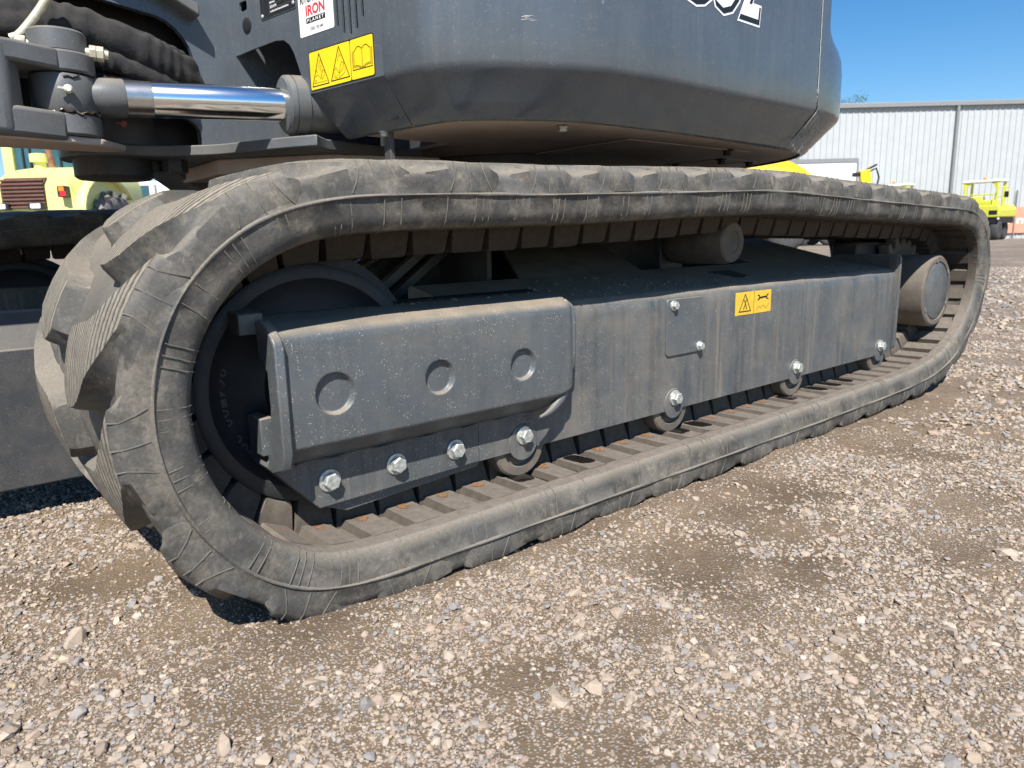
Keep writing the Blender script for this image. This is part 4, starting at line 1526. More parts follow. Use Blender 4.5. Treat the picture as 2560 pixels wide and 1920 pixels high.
yl([(0.523, 0.968), (0.522, 0.976)], 0.0009)
# open book
yl([(0.4785, 0.929), (0.4785, 0.9655)], 0.0012)
yl([(0.4155, 0.929), (0.4155, 0.9655)], 0.0012)
yl([(0.4785, 0.929), (0.4155, 0.929)], 0.0018)
for sgn in (-1, 1):
    top = [(0.447 - sgn * (0.002 + 0.024 * t), 0.968 + 0.0065 * math.sin(math.pi * min(1, t * 1.1)) - 0.003 * t) for t in (0, .12, .25, .4, .55, .7, .85, 1)]
    yl(top, 0.0015)
    yl([(0.447 - sgn * 0.026, 0.965), (0.447 - sgn * 0.0262, 0.935)], 0.0009)
    yl([(0.447 - sgn * 0.029, 0.965), (0.447 - sgn * 0.0292, 0.932)], 0.0009)
    bot = [(0.447 - sgn * (0.001 + 0.025 * t), 0.931 + 0.006 * math.sin(math.pi * 0.62 * t)) for t in (0, .2, .4, .6, .8, 1)]
    yl(bot, 0.0010)
    yl([(a, b - 0.0025) for a, b in bot], 0.0008)
yl([(0.447, 0.970), (0.447, 0.931)], 0.0012)
mb.build('black_print', [M_BLACKINK], YS)

# white auction sticker
WS = stick_front('auction_sticker', 'white sticker with red and black lettering')
mb = MB()
mb.prism(roundrect(U(0.6555), U(0.5325), 1.025, 1.19, 0.004), FF_, 0.0003, 0.0009)
mb.build('white_ground', [M_WHITEINK], WS)
mb = MB()
place_text(mb, 'IRON', FF_, U(0.629), U(0.561), 1.0645, 1.0865, 0.0012, bold=0.035)
mb.build('red_lettering', [M_REDINK], WS)
mb = MB()
place_text(mb, 'RITCHIE BROS', FF_, U(0.6475), U(0.542), 1.0915, 1.108, 0.0012, bold=0.03)
mb.prism([(U(0.6295), 1.0495), (U(0.561), 1.0495), (U(0.561), 1.0605), (U(0.6295), 1.0605)], FF_, 0.0005, 0.0012)
place_text(mb, '1300.139.344', FF_, U(0.617), U(0.570), 1.0335, 1.0405, 0.0012, bold=0.01)
mb.build('black_lettering', [M_BLACKINK], WS)
mb = MB()
place_text(mb, 'P L A N E T', FF_, U(0.625), U(0.5655), 1.0515, 1.0585, 0.0016, bold=0.03)
mb.build('bar_lettering', [M_WHITEINK], WS)

# riveted name plate
NPl = stick_front('name_plate', 'black riveted name plate with pale print')
mb = MB()
mb.prism(roundrect(U(0.805), U(0.664), 1.0905, 1.17, 0.006), FF_, 0.0002, 0.0014)
mb.build('rim', [M_BRUSHED], NPl)
mb = MB()
mb.prism(roundrect(U(0.803), U(0.666), 1.0925, 1.168, 0.005), FF_, 0.0008, 0.0018)
mb.build('black_field', [M_BLACK], NPl)
mb = MB()
place_text(mb, '2024.04', FF_, U(0.764), U(0.737), 1.1095, 1.1155, 0.0021, bold=0.02)
def dash_row(z, y0, y1, seed, h=0.0042):
    r = random.Random(seed)
    y = y0
    while y > y1:
        w = r.uniform(0.0012, 0.0024)
        yy = y - w
        hh = h * r.uniform(0.7, 1.0)
        mb.add([FO + FU * U(a) + FV * b + FW * 0.0021 for a, b in ((y, z), (yy, z), (yy, z + hh), (y, z + hh))], [(0, 1, 2, 3)])
        y = yy - 0.0012
dash_row(1.1005, 0.763, 0.690, 4)
dash_row(1.1195, 0.764, 0.742, 5)
mb.build('pale_print', [M_WHITEINK], NPl)
mb = MB()
for zz in (1.1075, 1.1175, 1.1275, 1.1375):
    mb.add([FO + FU * U(a) + FV * b + FW * 0.00205 for a, b in ((0.766, zz), (0.676, zz), (0.676, zz + 0.0006), (0.766, zz + 0.0006))], [(0, 1, 2, 3)])
for yy in (0.7665, 0.790):
    mb.add([FO + FU * U(a) + FV * b + FW * 0.00205 for a, b in ((yy, 1.097), (yy - 0.0006, 1.097), (yy - 0.0006, 1.16), (yy, 1.16))], [(0, 1, 2, 3)])
mb.build('grid_print', [M_CAST], NPl)
for (y, z) in ((0.797, 1.0985), (0.672, 1.1025)):
    MB().lathe(FO + FU * U(y) + FV * z, FW, [(0.001, 0.0045), (0.003, 0.0042), (0.0042, 0.003), (0.0042, 0.001)], n=16).build('rivet', [M_ZINC], NPl, smooth=50)

# model number on the side
SL = part('side_number', 'outlined white and black model number on the side panel')
def sy(x):
    return float(np.interp(x, [p.x for p in near_c], [p.y for p in near_c]))
def side_text(ch, x0, x1, z0, z1, off, bold, mat, dx=0.0, dz=0.0, name='numeral'):
    vs, fs = text_geo(ch, 1.0, bold, 0.22)
    ax = [p[0] for p in vs]; ay = [p[1] for p in vs]
    base, _ = text_geo(ch, 1.0, 0.0, 0.22)
    bx = [p[0] for p in base]; by = [p[1] for p in base]
    sx = (x1 - x0) / (max(bx) - min(bx)); sz = (z1 - z0) / (max(by) - min(by))
    m2 = MB()
    pts = []
    for a, b in vs:
        x = x0 + (a - min(bx)) * sx + dx; z = z0 + (b - min(by)) * sz + dz
        pts.append((x, sy(x) - off, z))
    m2.add(pts, fs)
    m2.build(name, [mat], SL)
for ch, x0, x1 in (('8', 0.876, 0.985), ('0', 0.990, 1.092), ('Z', 1.104, 1.192)):
    side_text(ch, x0, x1, 1.089, 1.221, 0.0008, 0.085, M_WHITEINK, 0.004, -0.006, 'outline')
    side_text(ch, x0, x1, 1.089, 1.221, 0.0012, 0.060, M_BLACKINK, 0.004, -0.006, 'shadow')
    side_text(ch, x0, x1, 1.089, 1.221, 0.0016, 0.030, M_WHITEINK, 0.0, 0.0, 'numeral')

# small warning sticker on the track frame
FS = part('frame_sticker', 'small dusty yellow sticker on the track frame with a spanner sign')
fr2 = (Vector((0, YF, 0)), Vector((1, 0, 0)), Vector((0, 0, 1)), Vector((0, -1, 0)))
mb = MB()
mb.prism(roundrect(1.158, 1.331, 0.360, 0.4205, 0.002), fr2, 0.0003, 0.0009)
mb.build('yellow_ground', [M_YELLOWD], FS)
mb = MB()
def fs_(pts, w=0.0016, closed=False):
    for q in polyline_strip(pts, w, closed):
        mb.add([fr2[0] + fr2[1] * a + fr2[2] * b + fr2[3] * 0.0013 for a, b in q], [(0, 1, 2, 3)])
fs_([(1.2455, 0.361), (1.2455, 0.4195)], 0.0016)
fs_([(1.176, 0.369), (1.230, 0.369), (1.203, 0.414)], 0.0030, True)
fs_([(1.196, 0.375), (1.203, 0.386), (1.206, 0.397)], 0.0030)
fs_([(1.212, 0.374), (1.206, 0.386), (1.197, 0.401)], 0.0026)
fs_([(1.206, 0.396), (1.214, 0.402)], 0.0024)
fs_([(1.272, 0.4005), (1.308, 0.4025)], 0.0050)
for cx_ in (1.270, 1.310):
    sg = 1 if cx_ > 1.29 else -1
    fs_([(cx_ + sg * 0.006, 0.4085), (cx_ - sg * 0.001, 0.4065), (cx_ - sg * 0.002, 0.398), (cx_ + sg * 0.006, 0.3950)], 0.0034)
fs_([(1.256, 0.366), (1.268, 0.378), (1.279, 0.372), (1.292, 0.380), (1.304, 0.371), (1.320, 0.382)], 0.0009)
mb.build('black_print', [M_BLACKINK], FS)

# pale scuffs and dried drips on the side panel
SCF = part('paint_scuff', 'pale scratches on the side panel')
mb = MB()
rs = random.Random(8)
def scuff(x, z, L, n, ang):
    for i in range(n):
        a = ang + rs.uniform(-0.35, 0.35)
        l = L * rs.uniform(0.3, 1.0)
        x0 = x + rs.uniform(-0.4, 0.4) * L; z0 = z + rs.uniform(-0.25, 0.25) * L
        x1 = x0 + l * math.cos(a); z1 = z0 + l * math.sin(a)
        w = 0.0004
        q = [(x0, z0 - w), (x1, z1 - w * 0.3), (x1, z1 + w * 0.3), (x0, z0 + w)]
        mb.add([(px, sy(px) - 0.0009, pz) for px, pz in q], [(0, 1, 2, 3)])
scuff(0.470, 0.985, 0.022, 5, 0.35)
scuff(0.625, 1.022, 0.016, 4, 1.3)
for i in range(70):
    x = rs.uniform(0.42, 1.45)
    scuff(x, rs.uniform(0.925, 1.06), 0.006, 1, 1.57)
mb.build('scratches', [M_WEB], SCF, kind='stuff')
# ------------------------------------------------------------------ boom swing gear at the front
def bez(a, b, c, d, n=14):
    a, b, c, d = map(Vector, (a, b, c, d))
    return [a * (1 - t) ** 3 + b * 3 * t * (1 - t) ** 2 + c * 3 * t * t * (1 - t) + d * t ** 3 for t in [i / (n - 1) for i in range(n)]]

M_SLEEVE = None
def sleeve_mat():
    m, nt, b = newmat('woven_sleeve')
    g = N(nt)
    w = g.worldpos()
    n = g.ramp(g.noise(w, 22, 6, 0.7), [(0.45, 0.0), (0.8, 1.0)])
    c = g.mix(g.math('MULTIPLY', n, 0.5), (0.022, 0.022, 0.024), (0.10, 0.088, 0.072))
    c = g.mix(g.math('MULTIPLY', g.ramp(g.upness(), [(0.4, 0.0), (1.0, 1.0)]), 0.25), c, (0.16, 0.14, 0.12))
    g.link(c, b.inputs['Base Color'])
    b.inputs['Roughness'].default_value = 0.9
    wv = g.new('ShaderNodeTexWave', wave_type='BANDS', bands_direction='DIAGONAL')
    wv.inputs['Scale'].default_value = 190
    g.link(w, wv.inputs['Vector'])
    h = g.math('ADD', g.math('MULTIPLY', wv.outputs['Fac'], 0.3), g.noise(w, 45, 4))
    g.link(g.bump(h, 0.7, 0.006), b.inputs['Normal'])
    return m
M_SLEEVE = sleeve_mat()

# chassis nose: upright side plate with the big rounded opening, seen behind the swing cylinder
NOSE = part('chassis_nose', 'upright grey nose plate with a rounded opening behind the hoses')
yN = 0.93
frN = (Vector((0, yN, 0)), Vector((1, 0, 0)), Vector((0, 0, 1)), Vector((0, -1, 0)))
op = []
for i in range(15):
    a = math.radians(90 - 180 * i / 14)
    op.append((0.005 + 0.098 * math.cos(a), 0.995 + 0.108 * math.sin(a)))
op = [(-0.34, 1.125)] + [(-0.10, 1.118)] + op + [(-0.05, 0.887), (-0.34, 0.887)]
op2 = []
for i in range(13):
    a = math.radians(90 - 180 * i / 12)
    op2.append((0.055 + 0.045 * math.cos(a), 0.833 + 0.040 * math.sin(a)))
op2 = [(-0.05, 0.887)] + [(-0.05, 0.880)] + [(0.055 + 0.045 * math.cos(math.radians(90 - 90 * i / 6)), 0.840 + 0.040 * math.sin(math.radians(90 - 90 * i / 6))) for i in range(7)] + [(0.100, 0.8138)] + [(0.1, 0.8138)]
mb = MB()
mb.holed([(0.100, 0.8138), (0.60, 0.8138), (0.60, 1.75), (-0.36, 1.75), (-0.36, 1.125)] + op[1:-1] + op2[1:-2], [], frN, -0.02, 0.0)
mb.build('side_plate', [M_BODY], NOSE)
mb = MB()
mb.holed([(0.10, 0.8138), (0.60, 0.8138), (0.60, 1.75), (-0.36, 1.75), (-0.36, 0.975), (0.0, 0.95), (0.08, 0.85)], [], (Vector((0, 1.27, 0)), Vector((1, 0, 0)), Vector((0, 0, 1)), Vector((0, -1, 0))), -0.02, 0.0)
mb.build('side_plate', [M_BODY], NOSE)
MB().box(0.14, 0.16, 0.952, 1.248, 0.8138, 1.6).build('cross_plate', [M_DARK], NOSE)
MB().box(-0.36, 0.6, 0.952, 1.248, 1.14, 1.16).build('top_web', [M_DARK], NOSE)
# gusset web running forward and down over the opening
mb = MB()
mb.prism([(-0.36, 1.30), (0.05, 1.13), (0.11, 1.10), (0.11, 1.128), (-0.10, 1.20), (-0.36, 1.36)], frN, -0.012, 0.05)
mb.build('web', [M_CAST], NOSE, bevel=0.004)

# horizontal swing plate: long curved near edge, rounded nose
SP = part('swing_plate', 'horizontal curved bracket plate below the swing cylinder')
edge = [(-0.168, 1.04), (-0.150, 1.005), (-0.115, 0.980), (-0.07, 0.968), (0.0, 0.955), (0.055, 0.922), (0.115, 0.862), (0.160, 0.765), (0.205, 0.670), (0.245, 0.600)]
ec = catmull([Vector(e) for e in edge], 5)
far_e = [(p.x, 2.2 - p.y) for p in reversed(ec)]
poly = [(p.x, p.y) for p in ec] + [(0.30, 0.66), (0.62, 0.74), (0.62, 1.46), (0.30, 1.54)] + far_e + [(-0.178, 1.12), (-0.178, 1.08)]
mb = MB()
mb.prism(poly, ((0, 0, 0), (1, 0, 0), (0, 1, 0), (0, 0, 1)), 0.789, 0.8135)
mb.build('plate', [M_CAST], SP, bevel=0.003)
MB().lathe((-0.065, 1.10, 0.789), (0, 0, -1), [(0, 0.088), (0.040, 0.088), (0.046, 0.080), (0.046, 0.03)], n=40).build('pin_boss', [M_DARK], SP, smooth=40)
MB().lathe((0.060, 1.03, 0.789), (0, 0, -1), [(0, 0.030), (0.030, 0.030), (0.030, 0.01)], n=6).build('nut', [M_DARK], SP)
MB().lathe((0.030, 1.10, 0.789), (0, 0, -1), [(0, 0.04), (0.024, 0.04), (0.026, 0.01)], n=20).build('cap', [M_BLACK], SP, smooth=40)
mb = MB()
mb.prism([(0.14, 0.95), (0.33, 0.72), (0.62, 0.66), (0.62, 1.54), (0.33, 1.48), (0.14, 1.25)], ((0, 0, 0), (1, 0, 0), (0, 1, 0), (0, 0, 1)), 0.752, 0.7885)
mb.build('chassis_floor', [M_BELLY], SP, bevel=0.004)
mb = MB()
mb.add([(0.10, 1.22, 0.7885), (0.34, 1.22, 0.7885), (0.34, 1.22, 0.70), (0.20, 1.22, 0.715), (0.10, 1.45, 0.7885), (0.34, 1.45, 0.7885), (0.34, 1.45, 0.70), (0.20, 1.45, 0.715)],
       [(0, 1, 2, 3), (7, 6, 5, 4), (3, 2, 6, 7), (0, 3, 7, 4), (1, 5, 6, 2)])
mb.build('chin', [M_CAST], SP, bevel=0.004)

# swing post casting: fork with upper and lower bosses
PO = part('swing_post', 'grey cast swing post fork at the left edge')
pc = (-0.212, 0.755)
def boss(z0, z1, r, name, mat=M_CAST, bev=0.004):
    m2 = MB()
    m2.lathe((pc[0], pc[1], z0), (0, 0, 1), [(0, r - bev), (bev, r), (z1 - z0 - bev, r), (z1 - z0, r - bev), (z1 - z0, 0.01)], n=56)
    return m2.build(name, [mat], PO, smooth=40)
boss(0.947, 0.990, 0.0505, 'upper_boss')
boss(0.909, 0.948, 0.0600, 'fork_ear')
boss(0.792, 0.834, 0.0595, 'fork_ear')
mb = MB()
mb.prism([(-0.50, 0.64), (-0.30, 0.66), (pc[0] - 0.01, pc[1] - 0.0595), (pc[0] - 0.02, pc[1] + 0.0595), (-0.5, 0.86)], ((0, 0, 0), (1, 0, 0), (0, 1, 0), (0, 0, 1)), 0.9095, 0.9475)
mb.build('fork_arm', [M_CAST], PO, bevel=0.006)
mb = MB()
mb.prism([(-0.50, 0.64), (-0.30, 0.66), (pc[0] - 0.01, pc[1] - 0.059), (pc[0] - 0.02, pc[1] + 0.059), (-0.5, 0.86)], ((0, 0, 0), (1, 0, 0), (0, 1, 0), (0, 0, 1)), 0.780, 0.8335)
mb.build('fork_arm', [M_CAST], PO, bevel=0.008)
mb = MB()
mb.prism([(-0.50, 0.63), (-0.315, 0.655), (-0.292, 0.69), (-0.292, 0.86), (-0.5, 0.88)], ((0, 0, 0), (1, 0, 0), (0, 1, 0), (0, 0, 1)), 0.7805, 0.947)
mb.build('fork_root', [M_CAST], PO, bevel=0.012, seg=3)
MB().cyl((pc[0], pc[1], 0.79), (pc[0], pc[1], 0.98), 0.03, n=24).build('pin', [M_BRUSHED], PO, smooth=40)
# post body reaching forward and up out of the picture
mb = MB()
mb.prism([(-0.95, 0.64), (-0.50, 0.64), (-0.42, 0.69), (-0.37, 0.745), (-0.36, 0.84), (-0.44, 1.0), (-0.44, 1.5), (-0.95, 1.6)], ((0, 0, 0), (1, 0, 0), (0, 1, 0), (0, 0, 1)), 0.80, 1.9)
mb.build('post_body', [M_CAST], PO, bevel=0.02, seg=3)
# boom rising forward out of the picture
mb = MB()
mb.prism([(-0.60, 1.3), (-0.50, 1.9), (-1.6, 3.6), (-2.1, 3.5), (-1.2, 2.0), (-1.1, 1.3)], ((0, 0, 0), (1, 0, 0), (0, 0, 1), (0, 1, 0)), 0.86, 1.34)
mb.build('boom', [M_CAST], PO, bevel=0.02)
MB().prism([(-0.36, 0.885), (-0.2, 0.885), (-0.10, 0.83), (0.12, 0.82), (0.12, 1.15), (-0.36, 1.15)], ((0, 0, 0), (1, 0, 0), (0, 0, 1), (0, 1, 0)), 1.02, 1.03).build('dark_backing', [M_BLACK], PO)  # black sheet added behind the fork for the dark of the cavity
mb = MB()
mb.prism([(-0.50, 0.66), (-0.30, 0.68), (-0.16, 0.72), (-0.10, 0.80), (-0.14, 0.83), (-0.5, 0.83)], ((0, 0, 0), (1, 0, 0), (0, 1, 0), (0, 0, 1)), 0.7765, 0.791)
mb.build('post_foot', [M_BELLY], PO, bevel=0.004)
# small lug block beside the rod eye with its own nipple
mb = MB()
mb.lathe((-0.045, 1.09, 0.8142), (0, 0, 1), [(0, 0.094), (0.004, 0.098), (0.080, 0.094), (0.088, 0.086), (0.088, 0.02)], n=48)
mb.build('pivot_boss', [M_CAST], PO, smooth=40)
# cross bolt with two nuts through the upper boss
d = Vector((0.90, -0.20, -0.06)).normalized()
c0 = Vector((pc[0], pc[1] - 0.012, 0.958))
def hexcyl(a, b, r):
    m2 = MB(); m2.cyl(a, b, r, n=6); return m2
hexcyl(c0 - d * 0.071, c0 - d * 0.054, 0.0145).build('bolt_head', [M_ZINCY], PO, bevel=0.001)
hexcyl(c0 + d * 0.051, c0 + d * 0.063, 0.0145).build('nut', [M_ZINCY], PO, bevel=0.001)
hexcyl(c0 + d * 0.0635, c0 + d * 0.076, 0.0145).build('nut', [M_ZINCY], PO, bevel=0.001)
MB().cyl(c0 - d * 0.06, c0 + d * 0.084, 0.0085, n=16).build('bolt_shank', [M_ZINCY], PO, smooth=40)

# swing cylinder
SC = part('swing_cylinder', 'hydraulic swing cylinder with bright chrome rod')
e0 = Vector((pc[0], pc[1], 0.872))
g0 = Vector((0.222, 0.700, 0.888))
ax = (g0 - e0).normalized()
MB().lathe((pc[0], pc[1], 0.836), (0, 0, 1), [(0, 0.055), (0.003, 0.0575), (0.067, 0.0575), (0.070, 0.055), (0.070, 0.02)], n=56).build('rod_eye', [M_CAST], SC, smooth=40)
L = (g0 - e0).length
mb = MB()
mb.lathe(e0, ax, [(0.02, 0.034), (0.048, 0.034), (0.062, 0.0375), (0.105, 0.0375), (0.108, 0.036)], n=40)
mb.build('rod_neck', [M_CAST], SC, smooth=40)
mb = MB(); mb.lathe(e0, ax, [(0.10, 0.0355), (0.158, 0.0355), (0.1585, 0.03)], n=48); mb.build('rod_shoulder', [M_BRUSHED], SC, smooth=40)
mb = MB(); mb.lathe(e0, ax, [(0.155, 0.034), (0.158, 0.0362), (L + 0.02, 0.0362)], n=64); mb.build('chrome_rod', [M_CHROME], SC, smooth=40)
mb = MB(); mb.lathe(g0, ax, [(-0.008, 0.042), (-0.006, 0.058), (-0.001, 0.0635), (0.010, 0.0645), (0.0105, 0.062), (0.013, 0.062), (0.0135, 0.0645), (0.04, 0.0645), (0.041, 0.06), (0.40, 0.06), (0.40, 0.02)], n=56)
mb.build('gland_and_barrel', [M_CAST], SC, smooth=35)
# grease nipples with caps
def nipple(loc, dirv, cap, name='grease_nipple'):
    m2 = MB()
    dirv = Vector(dirv).normalized()
    loc = Vector(loc)
    m2.cyl(loc, loc + dirv * 0.006, 0.005, n=12)
    m2.lathe(loc + dirv * 0.006, dirv, [(0, 0.0075), (0.004, 0.0085), (0.009, 0.008), (0.012, 0.005), (0.012, 0.001)], n=18, mi=1)
    m2.beam(loc + dirv * 0.010, loc + dirv * 0.011 + Vector((-0.017, -0.002, 0.001)), 0.006, 0.004, mi=1)
    m2.build(name, [M_ZINC, cap], SC, smooth=45)
M_CAPW = plain('cap_white', (0.62, 0.6, 0.52), rough=0.5)
M_CAPR = plain('cap_pink', (0.42, 0.16, 0.14), rough=0.55)
nipple((pc[0] - 0.002, pc[1] - 0.0568, 0.874), (-0.15, -1, 0.0), M_CAPW)
nipple((-0.055, 0.9955, 0.862), (-0.1, -1, 0.0), M_CAPR)
# squeezed-out grease round the joint
mb = MB()
pts = []
for i in range(26):
    a = math.radians(190 + 150 * i / 25)
    pts.append((pc[0] + 0.0590 * math.cos(a), pc[1] + 0.0590 * math.sin(a), 0.835 + 0.003 * math.sin(i * 1.9) + 0.002 * math.sin(i * 0.7)))
mb.tube(pts, [0.0025 + 0.0016 * abs(math.sin(i * 1.3)) for i in range(26)], n=6)
mb.build('grease_bead', [M_GREASE], SC, smooth=60)
mb = MB()
pts = [(pc[0] + 0.0585 * math.cos(math.radians(a)), pc[1] + 0.0585 * math.sin(math.radians(a)), z) for a, z in ((262, 0.898), (270, 0.900), (278, 0.897), (286, 0.901), (290, 0.904))]
mb.tube(pts, 0.0016, n=5)
mb.build('grease_bead', [M_GREASE], SC, smooth=60)

# hose bundles in black woven sleeves
HB = part('hose_bundle', 'black fabric sleeved hoses running into the chassis')
def wrinkled(path, r, seed, amp=0.12, name='sleeve', n=26, fold=0.9):
    rr = random.Random(seed)
    P = [Vector(p) for p in path]
    # resample
    m = 90
    Q = []
    cp = catmull(P, 20)
    for i in range(m):
        Q.append(cp[int(i / (m - 1) * (len(cp) - 1))])
    rows = []
    e = None
    ph = [rr.uniform(0, 6.28) for _ in range(6)]
    for i, p in enumerate(Q):
        a, b = Q[max(i - 1, 0)], Q[min(i + 1, m - 1)]
        d = (b - a).normalized()
        if e is None:
            e = d.cross(Vector((0, 0, 1))).normalized()
        e = (e - d * e.dot(d)).normalized()
        g = d.cross(e)
        row = []
        t = i / (m - 1)
        for k in range(n):
            th = 2 * math.pi * k / n
            q = 1 + amp * (0.5 * math.sin(t * 95 + 2.6 * math.sin(th + ph[0]) + 3 * math.sin(t * 17) + ph[1]) + 0.45 * math.sin(t * 31 - 2 * th + ph[2]) + 0.35 * math.sin(3 * th + t * 9 + ph[3]))
            q *= 1 + fold * 0.25 * math.cos(2 * th + ph[4])
            row.append(p + r * q * (math.cos(th) * e + math.sin(th) * g))
        rows.append(row)
    mb = MB()
    mb.grid(rows, closed_u=True)
    mb.f.append(tuple(range(n - 1, -1, -1))); mb.mi.append(0)
    mb.f.append(tuple(range((m - 1) * n, m * n))); mb.mi.append(0)
    return mb.build(name, [M_SLEEVE], HB, smooth=80)
wrinkled([(-0.47, 0.85, 1.010), (-0.32, 0.85, 1.020), (-0.22, 0.85, 1.035), (-0.12, 0.86, 1.028), (-0.02, 0.88, 1.005), (0.06, 0.92, 0.985), (0.14, 0.98, 0.965)], 0.034, 3, 0.12)
wrinkled([(-0.47, 0.88, 1.03), (-0.30, 0.89, 1.035), (-0.15, 0.90, 1.05), (-0.02, 0.93, 1.03), (0.08, 0.98, 1.01), (0.16, 1.04, 0.99)], 0.030, 8, 0.10)
wrinkled([(-0.44, 0.86, 0.965), (-0.20, 0.85, 0.975), (-0.11, 0.85, 0.972), (-0.02, 0.87, 0.953), (0.07, 0.93, 0.945), (0.14, 0.99, 0.94)], 0.022, 5, 0.15)
wrinkled([(-0.34, 0.90, 0.99), (-0.16, 0.875, 0.945), (-0.10, 0.855, 0.922), (-0.04, 0.855, 0.902), (0.02, 0.88, 0.908), (0.075, 0.925, 0.938), (0.14, 0.98, 0.95)], 0.0165, 6, 0.10)
wrinkled([(-0.30, 0.93, 0.97), (-0.12, 0.91, 0.93), (-0.03, 0.90, 0.898), (0.04, 0.92, 0.905), (0.10, 0.97, 0.93)], 0.020, 9, 0.10)
# bent zinc tie bar over the hoses
TB = part('tie_bar', 'bent zinc rod across the hoses at top left')
mb = MB()
mb.tube(bez((-0.205, 0.79, 1.075), (-0.217, 0.795, 1.05), (-0.24, 0.80, 1.018), (-0.262, 0.80, 0.992)) + [Vector((-0.270, 0.80, 0.984)), Vector((-0.282, 0.803, 0.979))], 0.0085, n=12)
mb.build('rod', [M_ZINCY], TB, smooth=60)
MB().lathe((-0.203, 0.775, 1.072), (0.1, -1, 0.2), [(0, 0.018), (0.006, 0.018), (0.007, 0.012), (0.014, 0.012), (0.015, 0.005)], n=20).build('bolt_head', [M_ZINC], TB, smooth=40)

# grey tarnish webs: fine threads in the corners
WB = part('cobweb', 'wispy grey cobweb at the rear lower corner of the side panel')
WB_mb = MB()
rw = random.Random(5)
top = Vector((1.512, 0.100, 0.93))
for i in range(34):
    t = rw.random()
    zt = rw.uniform(0.885, 0.97)
    a = Vector((1.512 + rw.uniform(-0.006, 0.006), 0.1005, zt))
    b = Vector((1.47 + 0.16 * t + rw.uniform(-0.02, 0.02), 0.172 + rw.uniform(0, 0.008), 0.812 + rw.uniform(0, 0.018)))
    mpt = (a + b) / 2 + Vector((rw.uniform(-0.006, 0.006), rw.uniform(-0.008, 0.002), 0))
    WB_mb.tube([a, mpt, b], 0.00032, n=3)
for i in range(26):
    a = Vector((1.49 + rw.uniform(0, 0.13), 0.160 + rw.uniform(-0.006, 0.01), 0.815 + rw.uniform(0, 0.04)))
    p = [a]
    for k in range(4):
        p.append(p[-1] + Vector((rw.uniform(-0.012, 0.012), rw.uniform(-0.003, 0.003), rw.uniform(-0.01, 0.006))))
    WB_mb.tube(p, 0.0004, n=3)
p = [Vector((1.5125 + 0.0006 * math.sin(i * 2.2), 0.1015, 0.95 + i * 0.012)) for i in range(26)]
WB_mb.tube(p, 0.0007, n=4)
WB_mb.build('threads', [M_WEB], WB, kind='stuff')
# ------------------------------------------------------------------ the yard behind
BF = Vector((math.sin(YAW), math.cos(YAW), 0))      # away from the photographer
BR = Vector((math.cos(YAW), -math.sin(YAW), 0))     # to the right
def at(depth, lateral, z=0.0):
    p = Vector((CAM.x, CAM.y, 0)) + BF * depth + BR * lateral
    return Vector((p.x, p.y, z))
BROT = math.atan2(BR.y, BR.x)      # local +x = right, local +y = away
M_CLAD = plain('white_cladding', (0.43, 0.45, 0.455), rough=0.5, var=0.05, scale=1.5)
M_TRIM = plain('grey_trim', (0.22, 0.23, 0.235), rough=0.5)
M_SALMON = plain('salmon_banner', (0.70, 0.30, 0.20), rough=0.7, var=0.1, scale=2)
M_LIME = plain('lime_paint', (0.62, 0.62, 0.07), rough=0.35, var=0.06, scale=3)
M_LIMEP = plain('pale_lime_paint', (0.76, 0.74, 0.27), rough=0.3, var=0.04, scale=3)
M_MACH = plain('machine_yellow', (0.85, 0.55, 0.02), rough=0.35, var=0.05, scale=3)
M_TYRE = plain('tyre_rubber', (0.05, 0.05, 0.05), rough=0.85, var=0.4, scale=12)
M_TYREG = plain('dusty_tyre', (0.20, 0.185, 0.165), rough=0.9, var=0.4, scale=9)
M_GLASS = plain('cab_glass', (0.04, 0.11, 0.14), rough=0.08, var=0.3, scale=2)
M_GRILL = plain('brown_grille', (0.14, 0.065, 0.045), rough=0.7, var=0.2, scale=14)
M_RUSTY = plain('rusty_drum', (0.24, 0.115, 0.06), rough=0.85, var=0.4, scale=8)
M_TEAL = plain('teal_bumper', (0.30, 0.50, 0.42), rough=0.6, var=0.25, scale=10)
M_LAMP = plain('lamp_lens', (0.75, 0.76, 0.74), rough=0.15, var=0.1)
M_ORANGE = plain('orange_lens', (0.85, 0.22, 0.02), rough=0.3)
M_REDL = plain('red_lens', (0.62, 0.02, 0.03), rough=0.3)
M_WHITEB = plain('white_box', (0.80, 0.80, 0.79), rough=0.45, var=0.04, scale=2)
M_BLUEB = plain('blue_sheet', (0.03, 0.12, 0.42), rough=0.5)
M_BARK = plain('bark', (0.12, 0.09, 0.065), rough=0.9, bump=0.5)

# ---- shed
D = 41.0
shed = thing('warehouse', 'long white corrugated warehouse with grey gutter on the right', 'building', at(D, 0, ZG), rotz=BROT)
H = 7.10
a0, a1, pitch = 6.0, 46.0, 0.33
rows_b, rows_t = [], []
x = a0
while x < a1:
    for dx, dy in ((0.0, 0.0), (0.25, 0.0), (0.266, -0.040), (0.314, -0.040)):
        rows_b.append((x + dx, dy, 0.0)); rows_t.append((x + dx, dy, H))
    x += pitch
mb = MB()
mb.grid([rows_b, rows_t])
mb.build('wall_cladding', [M_CLAD], shed)
MB().box(a0, a1, -0.22, 0.1, H, H + 0.26).build('gutter', [M_TRIM], shed, bevel=0.03)
MB().box(a0, a1, 0.12, 18, H + 0.05, H + 0.2).build('roof_deck', [M_TRIM], shed)
MB().box(a0, a0 + 0.1, 0.05, 18, 0, H).build('end_wall', [M_CLAD], shed)
for px in (24.45, 33.0, 15.9):
    MB().cyl((px, -0.13, 0), (px, -0.13, H), 0.085, n=12).build('downpipe', [M_TRIM], shed, smooth=40)
ban = MB()
ban.box(26.6, 40.0, -0.12, -0.08, 0.30, 1.70)
